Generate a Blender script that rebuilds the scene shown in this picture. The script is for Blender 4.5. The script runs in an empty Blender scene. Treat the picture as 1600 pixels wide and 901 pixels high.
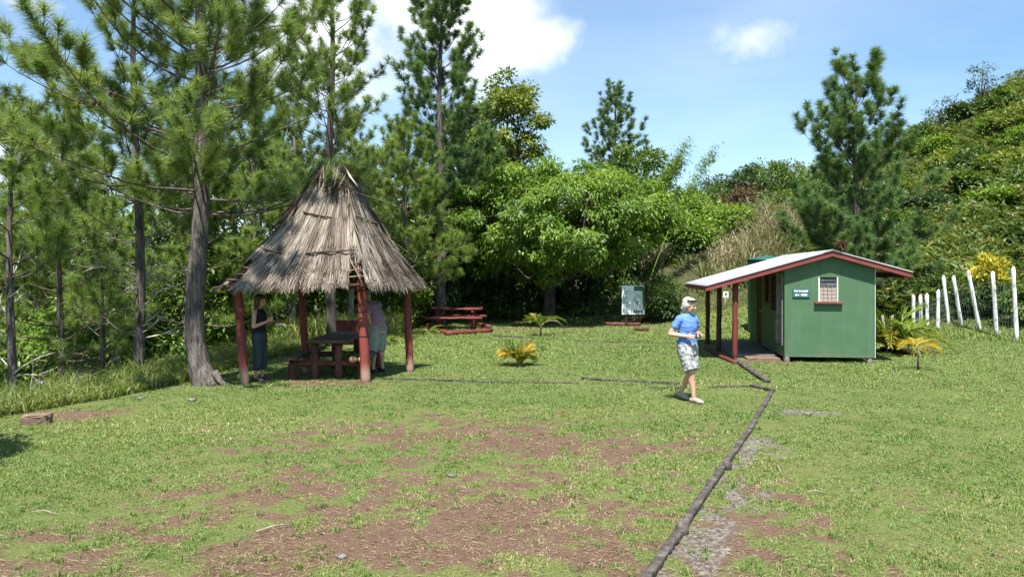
import bpy, bmesh, math, random
import numpy as np
from mathutils import Vector, Matrix, Euler

C = bpy.context.scene.collection
SC = bpy.context.scene
R = math.radians
RNG = np.random.default_rng(7)
random.seed(7)
F_PX, HZ, CAMH = 1200.0, 428.0, 2.0

# ------------------------------------------------------------------ placing
def gp(px, py):
    """photo pixel of a point on flat ground -> world x, y"""
    y = CAMH * F_PX / (py - HZ)
    return ((px - 800) / F_PX * y, y)
def wx(px, Y): return (px - 800) / F_PX * Y
def wz(py, Y): return CAMH + (HZ - py) / F_PX * Y

# ------------------------------------------------------------------ noise
_tab = np.random.default_rng(3).random((256, 256))
def vnoise(x, y):
    x = np.asarray(x, float); y = np.asarray(y, float)
    xi = np.floor(x).astype(int); yi = np.floor(y).astype(int)
    fx = x - xi; fy = y - yi
    fx = fx * fx * (3 - 2 * fx); fy = fy * fy * (3 - 2 * fy)
    a = _tab[xi & 255, yi & 255]; b = _tab[(xi + 1) & 255, yi & 255]
    c = _tab[xi & 255, (yi + 1) & 255]; d = _tab[(xi + 1) & 255, (yi + 1) & 255]
    return (a * (1 - fx) + b * fx) * (1 - fy) + (c * (1 - fx) + d * fx) * fy
def fbm(x, y, o=4):
    s = 0; a = .5
    for k in range(o):
        s = s + a * vnoise(x * 2 ** k + 17 * k, y * 2 ** k + 31 * k); a *= .5
    return s
def sstep(a, b, x):
    t = np.clip((np.asarray(x, float) - a) / (b - a), 0, 1)
    return t * t * (3 - 2 * t)

# ------------------------------------------------------------------ terrain
EDGE_Y = [0, 5, 8, 10.8, 12.4, 14.2, 16, 18, 21, 24, 29, 60]
EDGE_X = [-10.5, -9.4, -8.2, -7.3, -6.6, -6.2, -6.1, -5.9, -5.4, -6.2, -7.5, -20]
def left_edge(y): return np.interp(y, EDGE_Y, EDGE_X)
TH = [-.7, -.3, -.1, .1, .2, .28, .36, .42, .5, .58, .667, .9]
Y0 = [34, 33, 31, 30, 27, 24.5, 24.5, 25, 25.5, 25, 23.8, 20]
ZC = [1.0, 1.5, 2.5, 4.0, 5.8, 6.6, 7.4, 9.0, 11.8, 14.4, 17.0, 20]
def terrain(x, y):
    x = np.asarray(x, float); y = np.asarray(y, float)
    th = x / np.maximum(y, 8)
    y0 = np.interp(th, TH, Y0); zc = np.interp(th, TH, ZC)
    t = np.clip((y - y0) / (60 - y0), 0, 1)
    z = zc * t ** 1.3
    z = z + sstep(.1, .5, t) * (fbm(x * .12, y * .12, 3) - .45) * 2.2 * (1 - .6 * sstep(.8, 1, t))
    z = z + 2.1 * sstep(33, 39.5, y) * (1 - sstep(42, 58, y)) * sstep(.1, .2, th) * (1 - sstep(.36, .46, th))
    d = np.maximum(left_edge(y) - x, 0)
    z = z - 3.2 * (1 - np.exp(-(d * .1)))
    z = z + .03 * (fbm(x * .35, y * .35, 3) - .45) * sstep(3, 8, y)
    return z
def tz(x, y): return float(terrain(np.array([x]), np.array([y]))[0])

def ell(x, y, cx, cy, rx, ry):
    return 1 - np.sqrt(((x - cx) / rx) ** 2 + ((y - cy) / ry) ** 2)
def soil_mask(x, y):
    m = np.maximum.reduce([
        1.0 * ell(x, y, .45, 9.0, 2.7, 1.1), .62 * ell(x, y, -.6, 9.4, 3.6, 1.9),
        1.05 * ell(x, y, -.6, 5.9, 3.1, 1.5), .5 * ell(x, y, -3.3, 5.4, 2.4, 1.0), .5 * ell(x, y, -1.2, 7.4, 3.0, 2.1),
        .8 * ell(x, y, -6.1, 11.0, .9, .5), .9 * ell(x, y, -3.4, 14.0, 1.3, .45),
        .2 * ell(x, y, 2.6, 6.6, 1.2, 2.2),
        1.0 * ell(x, y, 5.7, 17.6, 1.1, .55), .45 * ell(x, y, .2, 27.6, 4.5, 1.1), .5 * ell(x, y, -3.3, 26.8, 2.0, .8)])
    n = fbm(x * 1.0 + 5, y * 1.0, 3) - .44; f = fbm(x * 5.5 + 3, y * 5.5 + 8, 4) - .47
    return sstep(.12, .95, m * .95 + n * .7 + f * 1.7 + .12) * sstep(-.3, .15, m)
def gravel_mask(x, y):
    ex = np.interp(y, [4.5, 5.07, 5.95, 7.95, 9.8, 12.9], [.75, .92, 1.32, 2.2, 3.05, 4.35])
    d = x - ex
    a = np.where((d > 0) & (y < 9.4), 1 - d / np.maximum(1.25 - .08 * (y - 4), .2), -1)
    m = np.maximum(a, 1.5 * ell(x, y, 4.2, 11.1, .55, .4))
    n = fbm(x * 1.6 + 40, y * 1.6, 2); f = fbm(x * 7 + 1, y * 7, 4)
    return sstep(.15, .95, m * .75 + (n - .4) * .8 + (f - .47) * 1.5 + .1) * sstep(-.2, .1, m)

# ------------------------------------------------------------------ materials
def nodes(name):
    m = bpy.data.materials.new(name); m.use_nodes = True
    nt = m.node_tree; nt.nodes.clear()
    return m, nt, nt.nodes, nt.links
def ramp(nt, fac, stops):
    r = nt.nodes.new('ShaderNodeValToRGB')
    e = r.color_ramp.elements
    while len(e) < len(stops): e.new(.5)
    for k, (p, c) in enumerate(stops):
        e[k].position = p; e[k].color = (c[0], c[1], c[2], 1)
    nt.links.new(fac, r.inputs[0]); return r.outputs[0]
def noise(nt, scale, detail=5, rough=.6, vec=None, coord='Object', stretch=None):
    n = nt.nodes.new('ShaderNodeTexNoise'); n.inputs['Scale'].default_value = scale
    n.inputs['Detail'].default_value = detail; n.inputs['Roughness'].default_value = rough
    if vec is None:
        t = nt.nodes.new('ShaderNodeTexCoord'); vec = t.outputs[coord]
    if stretch:
        mp = nt.nodes.new('ShaderNodeMapping'); mp.inputs['Scale'].default_value = stretch
        nt.links.new(vec, mp.inputs[0]); vec = mp.outputs[0]
    nt.links.new(vec, n.inputs['Vector']); return n.outputs['Fac']
def mixc(nt, fac, a, b, mode='MIX'):
    m = nt.nodes.new('ShaderNodeMix'); m.data_type = 'RGBA'; m.blend_type = mode
    for s, v in ((m.inputs[0], fac), (m.inputs[6], a), (m.inputs[7], b)):
        if hasattr(v, 'node'): nt.links.new(v, s)
        elif isinstance(v, (int, float)): s.default_value = v
        else: s.default_value = (v[0], v[1], v[2], 1)
    return m.outputs[2]
def math_n(nt, op, a, b=None, clamp=False):
    m = nt.nodes.new('ShaderNodeMath'); m.operation = op; m.use_clamp = clamp
    for i, v in enumerate((a, b)):
        if v is None: continue
        if hasattr(v, 'node'): nt.links.new(v, m.inputs[i])
        else: m.inputs[i].default_value = v
    return m.outputs[0]
def finish(nt, col, rough=.7, bump=None, bstr=.3, bdist=.02, spec=.3, metal=0):
    b = nt.nodes.new('ShaderNodeBsdfPrincipled'); o = nt.nodes.new('ShaderNodeOutputMaterial')
    if hasattr(col, 'node'): nt.links.new(col, b.inputs['Base Color'])
    else: b.inputs['Base Color'].default_value = (*col, 1)
    if hasattr(rough, 'node'): nt.links.new(rough, b.inputs['Roughness'])
    else: b.inputs['Roughness'].default_value = rough
    b.inputs['Specular IOR Level'].default_value = spec; b.inputs['Metallic'].default_value = metal
    if bump is not None:
        bp = nt.nodes.new('ShaderNodeBump'); bp.inputs['Strength'].default_value = bstr
        bp.inputs['Distance'].default_value = bdist
        nt.links.new(bump, bp.inputs['Height']); nt.links.new(bp.outputs[0], b.inputs['Normal'])
    nt.links.new(b.outputs[0], o.inputs[0]); return b
def mat_noise(name, stops, scale=6, stretch=None, rough=.7, bstr=.3, bdist=.01, detail=6, spec=.3, metal=0):
    m, nt, N, L = nodes(name)
    f = noise(nt, scale, detail, .65, stretch=stretch)
    finish(nt, ramp(nt, f, stops), rough, f if bstr else None, bstr, bdist, spec, metal); return m
def mat_leaf(name, stops, transl=.35, rough=.45, tcol=None, spec=.35):
    m, nt, N, L = nodes(name)
    a = N.new('ShaderNodeAttribute'); a.attribute_name = 'tint'
    col = ramp(nt, a.outputs['Fac'], stops)
    b = N.new('ShaderNodeBsdfPrincipled'); b.inputs['Roughness'].default_value = rough
    b.inputs['Specular IOR Level'].default_value = spec
    L.new(col, b.inputs['Base Color'])
    t = N.new('ShaderNodeBsdfTranslucent')
    tc = mixc(nt, 1.0, col, tcol or (1.5, 1.35, .6), 'MULTIPLY')
    L.new(tc, t.inputs[0])
    mx = N.new('ShaderNodeMixShader'); mx.inputs[0].default_value = transl
    L.new(b.outputs[0], mx.inputs[1]); L.new(t.outputs[0], mx.inputs[2])
    o = N.new('ShaderNodeOutputMaterial'); L.new(mx.outputs[0], o.inputs[0]); return m

M = {}
M['bark'] = mat_noise('pine_bark', [(.34, (.02, .018, .017)), (.45, (.075, .064, .057)), (.58, (.15, .13, .117)), (.75, (.25, .225, .205))],
                      19, (1, 1, .16), .95, 1.0, .05)
M['bark_pale'] = mat_noise('pale_bark', [(.3, (.08, .065, .055)), (.5, (.2, .17, .15)), (.7, (.36, .33, .3))], 18, (1, 1, .18), .9, .9, .03)
M['bark_dark'] = mat_noise('dark_bark', [(.3, (.02, .017, .014)), (.55, (.07, .058, .048)), (.75, (.13, .115, .1))], 8, (1, 1, .3), .9, .6, .02)
M['twig'] = mat_noise('dry_twig', [(.3, (.2, .17, .15)), (.6, (.44, .4, .36))], 20, None, .85, .2)
M['branch'] = mat_noise('pine_branch', [(.3, (.05, .038, .03)), (.6, (.14, .11, .09))], 16, None, .9, .3)
M['litter_stick'] = mat_noise('weathered_stick', [(.3, (.2, .16, .12)), (.7, (.38, .32, .25))], 20, None, .9, .2)
M['batten'] = mat_noise('batten_cane', [(.3, (.13, .1, .075)), (.7, (.26, .215, .165))], 16, None, .85, .3)
M['cone'] = mat_noise('pine_cone', [(.4, (.03, .02, .014)), (.6, (.09, .055, .035))], 40, None, .8, .8, .01)
M['needle'] = mat_leaf('pine_needle', [(0, (.058, .115, .043)), (.4, (.148, .23, .07)), (.8, (.25, .335, .1)), (1, (.38, .35, .15))], .45, .4)
M['needle_blue'] = mat_leaf('pine_needle_blue', [(0, (.042, .1, .043)), (.5, (.1, .185, .066)), (1, (.2, .285, .095))], .4, .45)
M['needle_yellow'] = mat_leaf('pine_needle_yellow', [(0, (.062, .125, .036)), (.5, (.16, .25, .062)), (1, (.3, .35, .1))], .45, .45)
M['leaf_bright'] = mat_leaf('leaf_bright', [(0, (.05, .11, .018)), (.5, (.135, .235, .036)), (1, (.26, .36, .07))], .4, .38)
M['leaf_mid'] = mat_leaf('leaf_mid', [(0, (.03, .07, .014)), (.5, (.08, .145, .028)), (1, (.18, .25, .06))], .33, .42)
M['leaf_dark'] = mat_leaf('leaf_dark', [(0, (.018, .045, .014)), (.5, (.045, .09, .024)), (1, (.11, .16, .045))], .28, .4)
M['leaf_olive'] = mat_leaf('leaf_olive', [(0, (.05, .085, .016)), (.5, (.14, .195, .03)), (1, (.27, .31, .06))], .33, .42)
M['leaf_yellow'] = mat_leaf('leaf_yellow', [(0, (.1, .15, .02)), (.35, (.36, .34, .035)), (1, (.62, .54, .06))], .3, .4)
M['leaf_rust'] = mat_leaf('leaf_rust', [(0, (.05, .04, .025)), (.5, (.1, .075, .04)), (1, (.17, .12, .06))], .25, .6)
M['fern'] = mat_leaf('fern_frond', [(0, (.03, .06, .016)), (.45, (.105, .155, .042)), (.85, (.2, .265, .072)), (1, (.33, .27, .15))], .32, .5)
M['palm'] = mat_leaf('palm_frond', [(0, (.04, .09, .014)), (.4, (.11, .18, .028)), (.75, (.35, .29, .04)), (1, (.6, .42, .07))], .35, .4)
M['palm_green'] = mat_leaf('palm_frond_green', [(0, (.04, .11, .018)), (.5, (.14, .25, .04)), (1, (.3, .36, .08))], .35, .4)
M['grass'] = mat_leaf('grass_blade', [(0, (.064, .128, .028)), (.35, (.12, .2, .045)), (.68, (.19, .262, .066)), (.86, (.31, .29, .12)), (1, (.46, .39, .22))], .3, .5, (1.3, 1.25, .7))
M['tallgrass'] = mat_leaf('tall_grass_blade', [(0, (.05, .1, .018)), (.5, (.14, .2, .04)), (.85, (.27, .3, .09)), (1, (.46, .39, .2))], .33, .5)
M['drygrass'] = mat_leaf('dry_grass_blade', [(0, (.09, .14, .03)), (.4, (.18, .2, .07)), (.72, (.34, .3, .19)), (1, (.5, .43, .31))], .3, .6, (1.1, 1.05, .8))
M['straw'] = mat_leaf('thatch_straw', [(0, (.035, .026, .02)), (.3, (.108, .082, .064)), (.65, (.225, .187, .152)), (1, (.42, .375, .32))], .08, .75, (1, 1, 1), .2)
M['litter'] = mat_leaf('dead_needles', [(0, (.1, .06, .035)), (.5, (.24, .16, .09)), (1, (.45, .38, .26))], .1, .8, (1, 1, 1), .2)
M['thatch_base'] = mat_noise('thatch_base', [(.3, (.03, .022, .016)), (.6, (.1, .078, .058))], 30, (1, 1, .3), .95, .8, .02)
M['red_wood'] = mat_noise('red_painted_log', [(.25, (.035, .011, .009)), (.45, (.105, .024, .019)), (.7, (.165, .038, .03)), (.85, (.23, .085, .067))], 5, (1, 1, .35), .7, .35, .01)
M['red_dark'] = mat_noise('weathered_and_shaded_red_timber', [(.25, (.03, .014, .01)), (.5, (.085, .03, .022)), (.8, (.14, .07, .05))], 6, (1, 1, .6), .75, .35, .01)  # weathered red; also puts shade into the rear porch posts and a porch log
M['table_wood'] = mat_noise('table_wood', [(.25, (.035, .024, .018)), (.5, (.08, .056, .04)), (.8, (.15, .11, .075))], 7, (1, .2, 1), .8, .4, .01)
M['log_end'] = mat_noise('log_end_grain', [(.3, (.2, .12, .06)), (.7, (.42, .29, .16))], 14, None, .85, .3)
M['black_timber'] = mat_noise('weathered_black_timber', [(.3, (.022, .018, .016)), (.5, (.065, .054, .048)), (.68, (.15, .13, .115)), (.85, (.26, .235, .21))], 9, (1, 1, 1), .9, .7, .02)
M['brown_block'] = mat_noise('brown_block', [(.3, (.09, .055, .04)), (.6, (.2, .135, .1)), (.8, (.3, .23, .18))], 8, (1, 1, 3), .9, .5)
M['white_paint'] = mat_noise('white_post_paint', [(.3, (.1, .1, .09)), (.42, (.45, .45, .43)), (.52, (.7, .7, .69))], 9, (1, 1, .35), .6, .2)
M['stone'] = mat_noise('grey_stone', [(.3, (.07, .065, .06)), (.7, (.19, .18, .165))], 20, None, .9, .5)
M['slab'] = mat_noise('shade_darkened_porch_slab', [(.3, (.085, .08, .075)), (.6, (.16, .152, .142))], 4, None, .9, .3)  # concrete tone darkened to paint in the shadow under the porch roof
M['concrete'] = mat_noise('porch_concrete', [(.3, (.17, .16, .155)), (.6, (.3, .29, .28))], 5, None, .9, .2)
M['wire'] = mat_noise('green_wire', [(.3, (.05, .09, .07)), (.7, (.16, .22, .19))], 10, None, .6, 0)
M['steel'] = mat_noise('galvanised_steel', [(.3, (.4, .42, .44)), (.7, (.52, .54, .56))], 2.5, (1, .4, 1), .42, .05, .005, 4, .4, .25)
M['fascia'] = mat_noise('fascia_red', [(.3, (.17, .036, .036)), (.7, (.23, .055, .052))], 4, None, .55, .1)
M['tank'] = mat_noise('tank_green', [(.3, (.01, .06, .045)), (.7, (.025, .1, .075))], 3, None, .45, .05)
M['dark'] = mat_noise('dark_inside', [(.3, (.012, .011, .01)), (.7, (.03, .027, .025))], 6, None, .8, 0)
M['white'] = mat_noise('white_trim', [(.3, (.66, .66, .66)), (.7, (.8, .8, .8))], 8, None, .5, 0)
M['sign_blue'] = mat_noise('sign_blue_green', [(.3, (.03, .1, .11)), (.7, (.045, .13, .14))], 6, None, .5, 0)
M['board'] = mat_noise('map_board', [(.3, (.66, .73, .73)), (.7, (.76, .82, .82))], 3, None, .45, 0)
M['board_green'] = mat_noise('map_green', [(.3, (.05, .12, .06)), (.7, (.08, .17, .09))], 8, None, .5, 0)
M['ink'] = mat_noise('map_ink', [(.3, (.02, .03, .035)), (.7, (.05, .06, .07))], 8, None, .5, 0)
M['ink_red'] = mat_noise('map_red', [(.3, (.35, .05, .04)), (.7, (.42, .08, .05))], 8, None, .5, 0)
M['pink'] = mat_noise('poster_pink', [(.3, (.4, .16, .17)), (.7, (.72, .55, .55))], 5, (1, 8, 1), .6, 0)
M['skin'] = mat_noise('skin', [(.3, (.44, .225, .155)), (.7, (.53, .29, .205))], 9, None, .5, .03, .003)
M['skin_pale'] = mat_noise('skin_pale', [(.3, (.5, .28, .2)), (.7, (.59, .35, .26))], 9, None, .5, .03, .003)
M['blue_shirt'] = mat_noise('blue_cotton', [(.3, (.085, .185, .47)), (.7, (.12, .24, .58))], 9, None, .85, .5, .012)
M['black_shirt'] = mat_noise('black_cotton', [(.3, (.008, .008, .01)), (.7, (.016, .016, .02))], 9, None, .85, .3)
M['teal_trousers'] = mat_noise('dark_teal_cotton', [(.3, (.022, .038, .042)), (.7, (.035, .055, .06))], 9, None, .85, .3)
M['mauve_shirt'] = mat_noise('mauve_cotton', [(.3, (.2, .125, .16)), (.7, (.27, .17, .21))], 7, None, .85, .4, .012)
M['green_shorts'] = mat_noise('pale_green_cotton', [(.3, (.2, .22, .18)), (.7, (.27, .29, .25))], 7, None, .85, .4, .012)
M['hair_white'] = mat_noise('white_hair', [(.3, (.36, .34, .3)), (.7, (.6, .58, .54))], 40, (1, 1, .2), .6, .5)
M['hair_brown'] = mat_noise('brown_hair', [(.3, (.03, .014, .009)), (.7, (.075, .036, .022))], 40, (1, 1, .2), .5, .5)
M['hair_grey'] = mat_noise('grey_hair', [(.3, (.12, .11, .1)), (.7, (.3, .28, .26))], 40, (1, 1, .2), .5, .5)
M['shoe_beige'] = mat_noise('beige_shoe', [(.3, (.25, .2, .165)), (.7, (.4, .33, .28))], 30, None, .7, .2)
M['shoe_dark'] = mat_noise('dark_shoe', [(.3, (.02, .018, .02)), (.7, (.05, .045, .05))], 30, None, .6, .2)
M['black'] = mat_noise('black_plastic', [(.3, (.01, .01, .012)), (.7, (.02, .02, .024))], 20, None, .35, 0)
M['eye'] = mat_noise('dark_eye', [(.3, (.015, .012, .01)), (.7, (.03, .025, .02))], 20, None, .3, 0)
M['lip'] = mat_noise('lip', [(.3, (.35, .1, .09)), (.7, (.42, .13, .11))], 20, None, .5, 0)
M['flower'] = mat_noise('pale_flower', [(.3, (.4, .32, .42)), (.7, (.6, .52, .62))], 20, None, .7, 0)

def mat_wall():
    m, nt, N, L = nodes('green_wall_paint')
    f = noise(nt, 2.2, 6, .6); g = noise(nt, 60, 3, .6)
    st = noise(nt, 5, 5, .7, stretch=(2, 2, .12))
    c = ramp(nt, f, [(.3, (.056, .118, .06)), (.7, (.072, .142, .075))])
    c = mixc(nt, ramp(nt, st, [(.5, (0, 0, 0)), (.8, (.35, .35, .35))]), c, (.11, .2, .12))
    tc = N.new('ShaderNodeTexCoord'); sx = N.new('ShaderNodeSeparateXYZ'); L.new(tc.outputs['Object'], sx.inputs[0])
    low = math_n(nt, 'SUBTRACT', .38, sx.outputs[2]); low = math_n(nt, 'MULTIPLY', low, 3.4, True)
    sp = math_n(nt, 'MULTIPLY', low, noise(nt, 9, 5, .7))
    c = mixc(nt, ramp(nt, sp, [(.3, (0, 0, 0)), (.5, (.55, .55, .55))]), c, (.17, .15, .11))
    finish(nt, c, .6, g, .12, .004, .3); return m
M['wall'] = mat_wall()
def mat_post():
    m, nt, N, L = nodes('red_post_faded_base')
    f = noise(nt, 6, 6, .65, stretch=(1, 1, .25)); g = noise(nt, 14, 5, .7, stretch=(1.5, 1.5, .1))
    c = ramp(nt, f, [(.25, (.075, .016, .013)), (.5, (.17, .034, .026)), (.75, (.24, .055, .043))])
    c = mixc(nt, ramp(nt, g, [(.36, (1, 1, 1)), (.42, (0, 0, 0))]), c, (.035, .016, .012))
    tc = N.new('ShaderNodeTexCoord'); sx = N.new('ShaderNodeSeparateXYZ'); L.new(tc.outputs['Object'], sx.inputs[0])
    h = math_n(nt, 'ADD', sx.outputs[2], math_n(nt, 'MULTIPLY', f, -.3))
    c = mixc(nt, ramp(nt, h, [(.02, (.85, .85, .85)), (.2, (0, 0, 0))]), c, (.3, .2, .15))
    finish(nt, c, .65, g, .5, .01, .3); return m
M['post'] = mat_post()
def mat_skirt():
    m, nt, N, L = nodes('patterned_skirt')
    v = N.new('ShaderNodeTexNoise'); v.inputs['Scale'].default_value = 10; v.inputs['Detail'].default_value = 3
    v.inputs['Distortion'].default_value = 2.2
    t = N.new('ShaderNodeTexCoord'); mp = N.new('ShaderNodeMapping'); mp.inputs['Scale'].default_value = (1, 1, 1.8)
    L.new(t.outputs['Object'], mp.inputs[0]); L.new(mp.outputs[0], v.inputs['Vector'])
    c = ramp(nt, v.outputs['Fac'], [(.36, (.085, .09, .1)), (.47, (.21, .22, .23)), (.56, (.42, .42, .41)), (.68, (.16, .17, .185))])
    finish(nt, c, .85, v.outputs['Fac'], .2, .01, .2); return m
M['skirt'] = mat_skirt()
def mat_curtain():
    m, nt, N, L = nodes('patterned_curtain')
    b = N.new('ShaderNodeTexBrick'); b.inputs['Scale'].default_value = 9
    b.inputs['Color1'].default_value = (.46, .41, .35, 1); b.inputs['Color2'].default_value = (.54, .5, .46, 1)
    b.inputs['Mortar'].default_value = (.3, .22, .2, 1); b.inputs['Mortar Size'].default_value = .045
    t = N.new('ShaderNodeTexCoord'); mp = N.new('ShaderNodeMapping'); mp.inputs['Rotation'].default_value = (R(90), 0, 0)
    L.new(t.outputs['Object'], mp.inputs[0]); L.new(mp.outputs[0], b.inputs['Vector'])
    f = noise(nt, 14, 4, .6)
    c = mixc(nt, ramp(nt, f, [(.45, (0, 0, 0)), (.7, (.6, .6, .6))]), b.outputs['Color'], (.46, .3, .2))
    finish(nt, c, .9, None); return m
M['curtain'] = mat_curtain()
def mat_glass():
    m, nt, N, L = nodes('louvre_glass')
    f = noise(nt, 5, 3, .5)
    finish(nt, ramp(nt, f, [(.3, (.035, .038, .042)), (.7, (.075, .08, .088))]), .35, None, spec=.3); return m
M['glass'] = mat_glass()

def mat_ground():
    m, nt, N, L = nodes('lawn_ground')
    def at(n):
        a = N.new('ShaderNodeAttribute'); a.attribute_name = n; return a.outputs['Fac']
    fine = noise(nt, 60, 6, .75); mid = noise(nt, 9, 6, .7); big = noise(nt, .9, 5, .6)
    c = ramp(nt, fine, [(.3, (.04, .055, .017)), (.45, (.08, .108, .03)), (.58, (.13, .155, .046)), (.72, (.23, .205, .095))])
    c = mixc(nt, ramp(nt, big, [(.42, (0, 0, 0)), (.65, (.35, .35, .35))]), c, (.12, .1, .04))
    s = ramp(nt, fine, [(.3, (.045, .026, .017)), (.46, (.098, .061, .042)), (.6, (.155, .102, .07)), (.74, (.28, .21, .14))])
    s2 = mixc(nt, ramp(nt, mid, [(.42, (0, 0, 0)), (.65, (.75, .75, .75))]), s, (.1, .063, .044))
    k = math_n(nt, 'ADD', at('soil'), math_n(nt, 'MULTIPLY', math_n(nt, 'SUBTRACT', fine, .5), 1.5))
    c = mixc(nt, ramp(nt, k, [(.22, (0, 0, 0)), (.5, (1, 1, 1))]), c, s2)
    v = N.new('ShaderNodeTexVoronoi'); v.inputs['Scale'].default_value = 38
    t = N.new('ShaderNodeTexCoord'); L.new(t.outputs['Object'], v.inputs['Vector'])
    g = ramp(nt, v.outputs['Color'], [(0, (.045, .04, .034)), (.5, (.125, .113, .098)), (1, (.27, .25, .225))])
    k2 = math_n(nt, 'ADD', at('gravel'), math_n(nt, 'MULTIPLY', math_n(nt, 'SUBTRACT', mid, .5), 1.6))
    c = mixc(nt, ramp(nt, k2, [(.4, (0, 0, 0)), (.75, (.9, .9, .9))]), c, g)
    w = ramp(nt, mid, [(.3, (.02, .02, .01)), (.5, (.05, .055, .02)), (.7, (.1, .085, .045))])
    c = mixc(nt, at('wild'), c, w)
    h = math_n(nt, 'ADD', math_n(nt, 'MULTIPLY', fine, .6), math_n(nt, 'MULTIPLY', v.outputs['Distance'], math_n(nt, 'MULTIPLY', at('gravel'), .8)))
    finish(nt, c, .95, h, .6, .03, .15); return m
M['ground'] = mat_ground()

# ------------------------------------------------------------------ mesh building
def tri_mesh(name, V, F, mat, parent=None, tint=None, smooth=False):
    V = np.ascontiguousarray(V, np.float32); F = np.ascontiguousarray(F, np.int32)
    me = bpy.data.meshes.new(name)
    k = F.shape[1]
    me.vertices.add(len(V)); me.vertices.foreach_set('co', V.ravel())
    me.loops.add(F.size); me.loops.foreach_set('vertex_index', F.ravel())
    me.polygons.add(len(F)); me.polygons.foreach_set('loop_start', np.arange(0, F.size, k, dtype=np.int32))
    me.polygons.foreach_set('loop_total', np.full(len(F), k, np.int32))
    if smooth: me.polygons.foreach_set('use_smooth', np.ones(len(F), bool))
    if tint is not None:
        a = me.attributes.new('tint', 'FLOAT', 'POINT'); a.data.foreach_set('value', np.ascontiguousarray(tint, np.float32))
    me.update(calc_edges=True)
    me.materials.append(mat)
    o = bpy.data.objects.new(name, me); C.objects.link(o)
    if parent is not None: o.parent = parent
    return o
def join(parts):
    Vs, Fs, Ts, n = [], [], [], 0
    for p in parts:
        Vs.append(p[0]); Fs.append(p[1] + n); n += len(p[0])
        Ts.append(p[2] if len(p) > 2 else np.full(len(p[0]), .5))
    return np.concatenate(Vs), np.concatenate(Fs), np.concatenate(Ts)
def thing(name, label, cat, loc=(0, 0, 0), rz=0, group=None):
    o = bpy.data.objects.new(name, None); C.objects.link(o); o.empty_display_size = .2
    o.location = loc; o.rotation_euler = (0, 0, rz); o['label'] = label; o['category'] = cat
    if group: o['group'] = group
    return o
def tag(o, label=None, cat=None, group=None, kind=None):
    if label: o['label'] = label
    if cat: o['category'] = cat
    if group: o['group'] = group
    if kind: o['kind'] = kind
    return o
def bm_obj(name, bm, mat, parent=None, smooth=False):
    me = bpy.data.meshes.new(name); bm.to_mesh(me); bm.free(); me.materials.append(mat)
    if smooth:
        for p in me.polygons: p.use_smooth = True
    o = bpy.data.objects.new(name, me); C.objects.link(o)
    if parent is not None: o.parent = parent
    return o
def add_box(bm, x0, x1, y0, y1, z0, z1, bev=0, mtx=None):
    r = bmesh.ops.create_cube(bm, size=1)
    vs = r['verts']
    for v in vs:
        v.co = Vector(((x0 + x1) / 2 + v.co.x * (x1 - x0), (y0 + y1) / 2 + v.co.y * (y1 - y0), (z0 + z1) / 2 + v.co.z * (z1 - z0)))
    if bev:
        es = list({e for v in vs for e in v.link_edges})
        b = bmesh.ops.bevel(bm, geom=es, offset=bev, segments=2, affect='EDGES', profile=.6)
        vs = list({v for f in b['faces'] for v in f.verts} | {v for v in vs if v.is_valid})
    if mtx is not None:
        for v in vs: v.co = mtx @ v.co
    return vs
def box(name, x0, x1, y0, y1, z0, z1, mat, parent=None, bev=.006):
    bm = bmesh.new(); add_box(bm, x0, x1, y0, y1, z0, z1, bev)
    return bm_obj(name, bm, mat, parent)
def frames(P):
    P = np.asarray(P, float); T = np.gradient(P, axis=0); T /= np.linalg.norm(T, axis=1)[:, None] + 1e-9
    ref = np.array([0, 0, 1.]) if abs(T[0, 2]) < .9 else np.array([1., 0, 0])
    A = np.cross(T, ref); A /= np.linalg.norm(A, axis=1)[:, None] + 1e-9
    return T, A, np.cross(A, T)
def tube(P, r, seg=8, cap=True, flat=1.0, rnd=None, sq=0):
    """tapered tube along P with radii r -> V, F(tri)"""
    P = np.asarray(P, float); n = len(P); r = np.broadcast_to(np.asarray(r, float), (n,))
    T, A, B = frames(P)
    a = np.linspace(0, 2 * np.pi, seg, endpoint=False)
    k = np.ones((n, seg)) if rnd is None else 1 + rnd * (RNG.random((n, seg)) - .5)
    if sq: k = k * (1 / np.maximum(np.abs(np.cos(a)), np.abs(np.sin(a)))[None]) ** sq
    V = P[:, None] + (r[:, None] * k)[..., None] * (np.cos(a)[None, :, None] * A[:, None] + flat * np.sin(a)[None, :, None] * B[:, None])
    V = V.reshape(-1, 3); F = []
    i = np.arange(n - 1)[:, None] * seg; j = np.arange(seg)[None]; j2 = (j + 1) % seg
    q = np.stack([i + j, i + j2, i + seg + j2, i + seg + j], -1).reshape(-1, 4)
    F = np.concatenate([q[:, [0, 2, 1]], q[:, [0, 3, 2]]])
    if cap:
        c0, c1 = len(V), len(V) + 1
        V = np.concatenate([V, P[:1], P[-1:]])
        jj = np.arange(seg); jn = (jj + 1) % seg; e = (n - 1) * seg
        F = np.concatenate([F, np.stack([np.full(seg, c0), jj, jn], 1), np.stack([np.full(seg, c1), e + jn, e + jj], 1)])
    return V, F
def tube_obj(name, P, r, mat, parent=None, seg=10, flat=1.0, rnd=None, smooth=True):
    V, F = tube(P, r, seg, True, flat, rnd)
    return tri_mesh(name, V, F, mat, parent, None, smooth)
def unit(v): return v / (np.linalg.norm(v, axis=-1, keepdims=True) + 1e-9)
def rdir(n, rng):
    v = rng.normal(size=(n, 3)); return unit(v)

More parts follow.
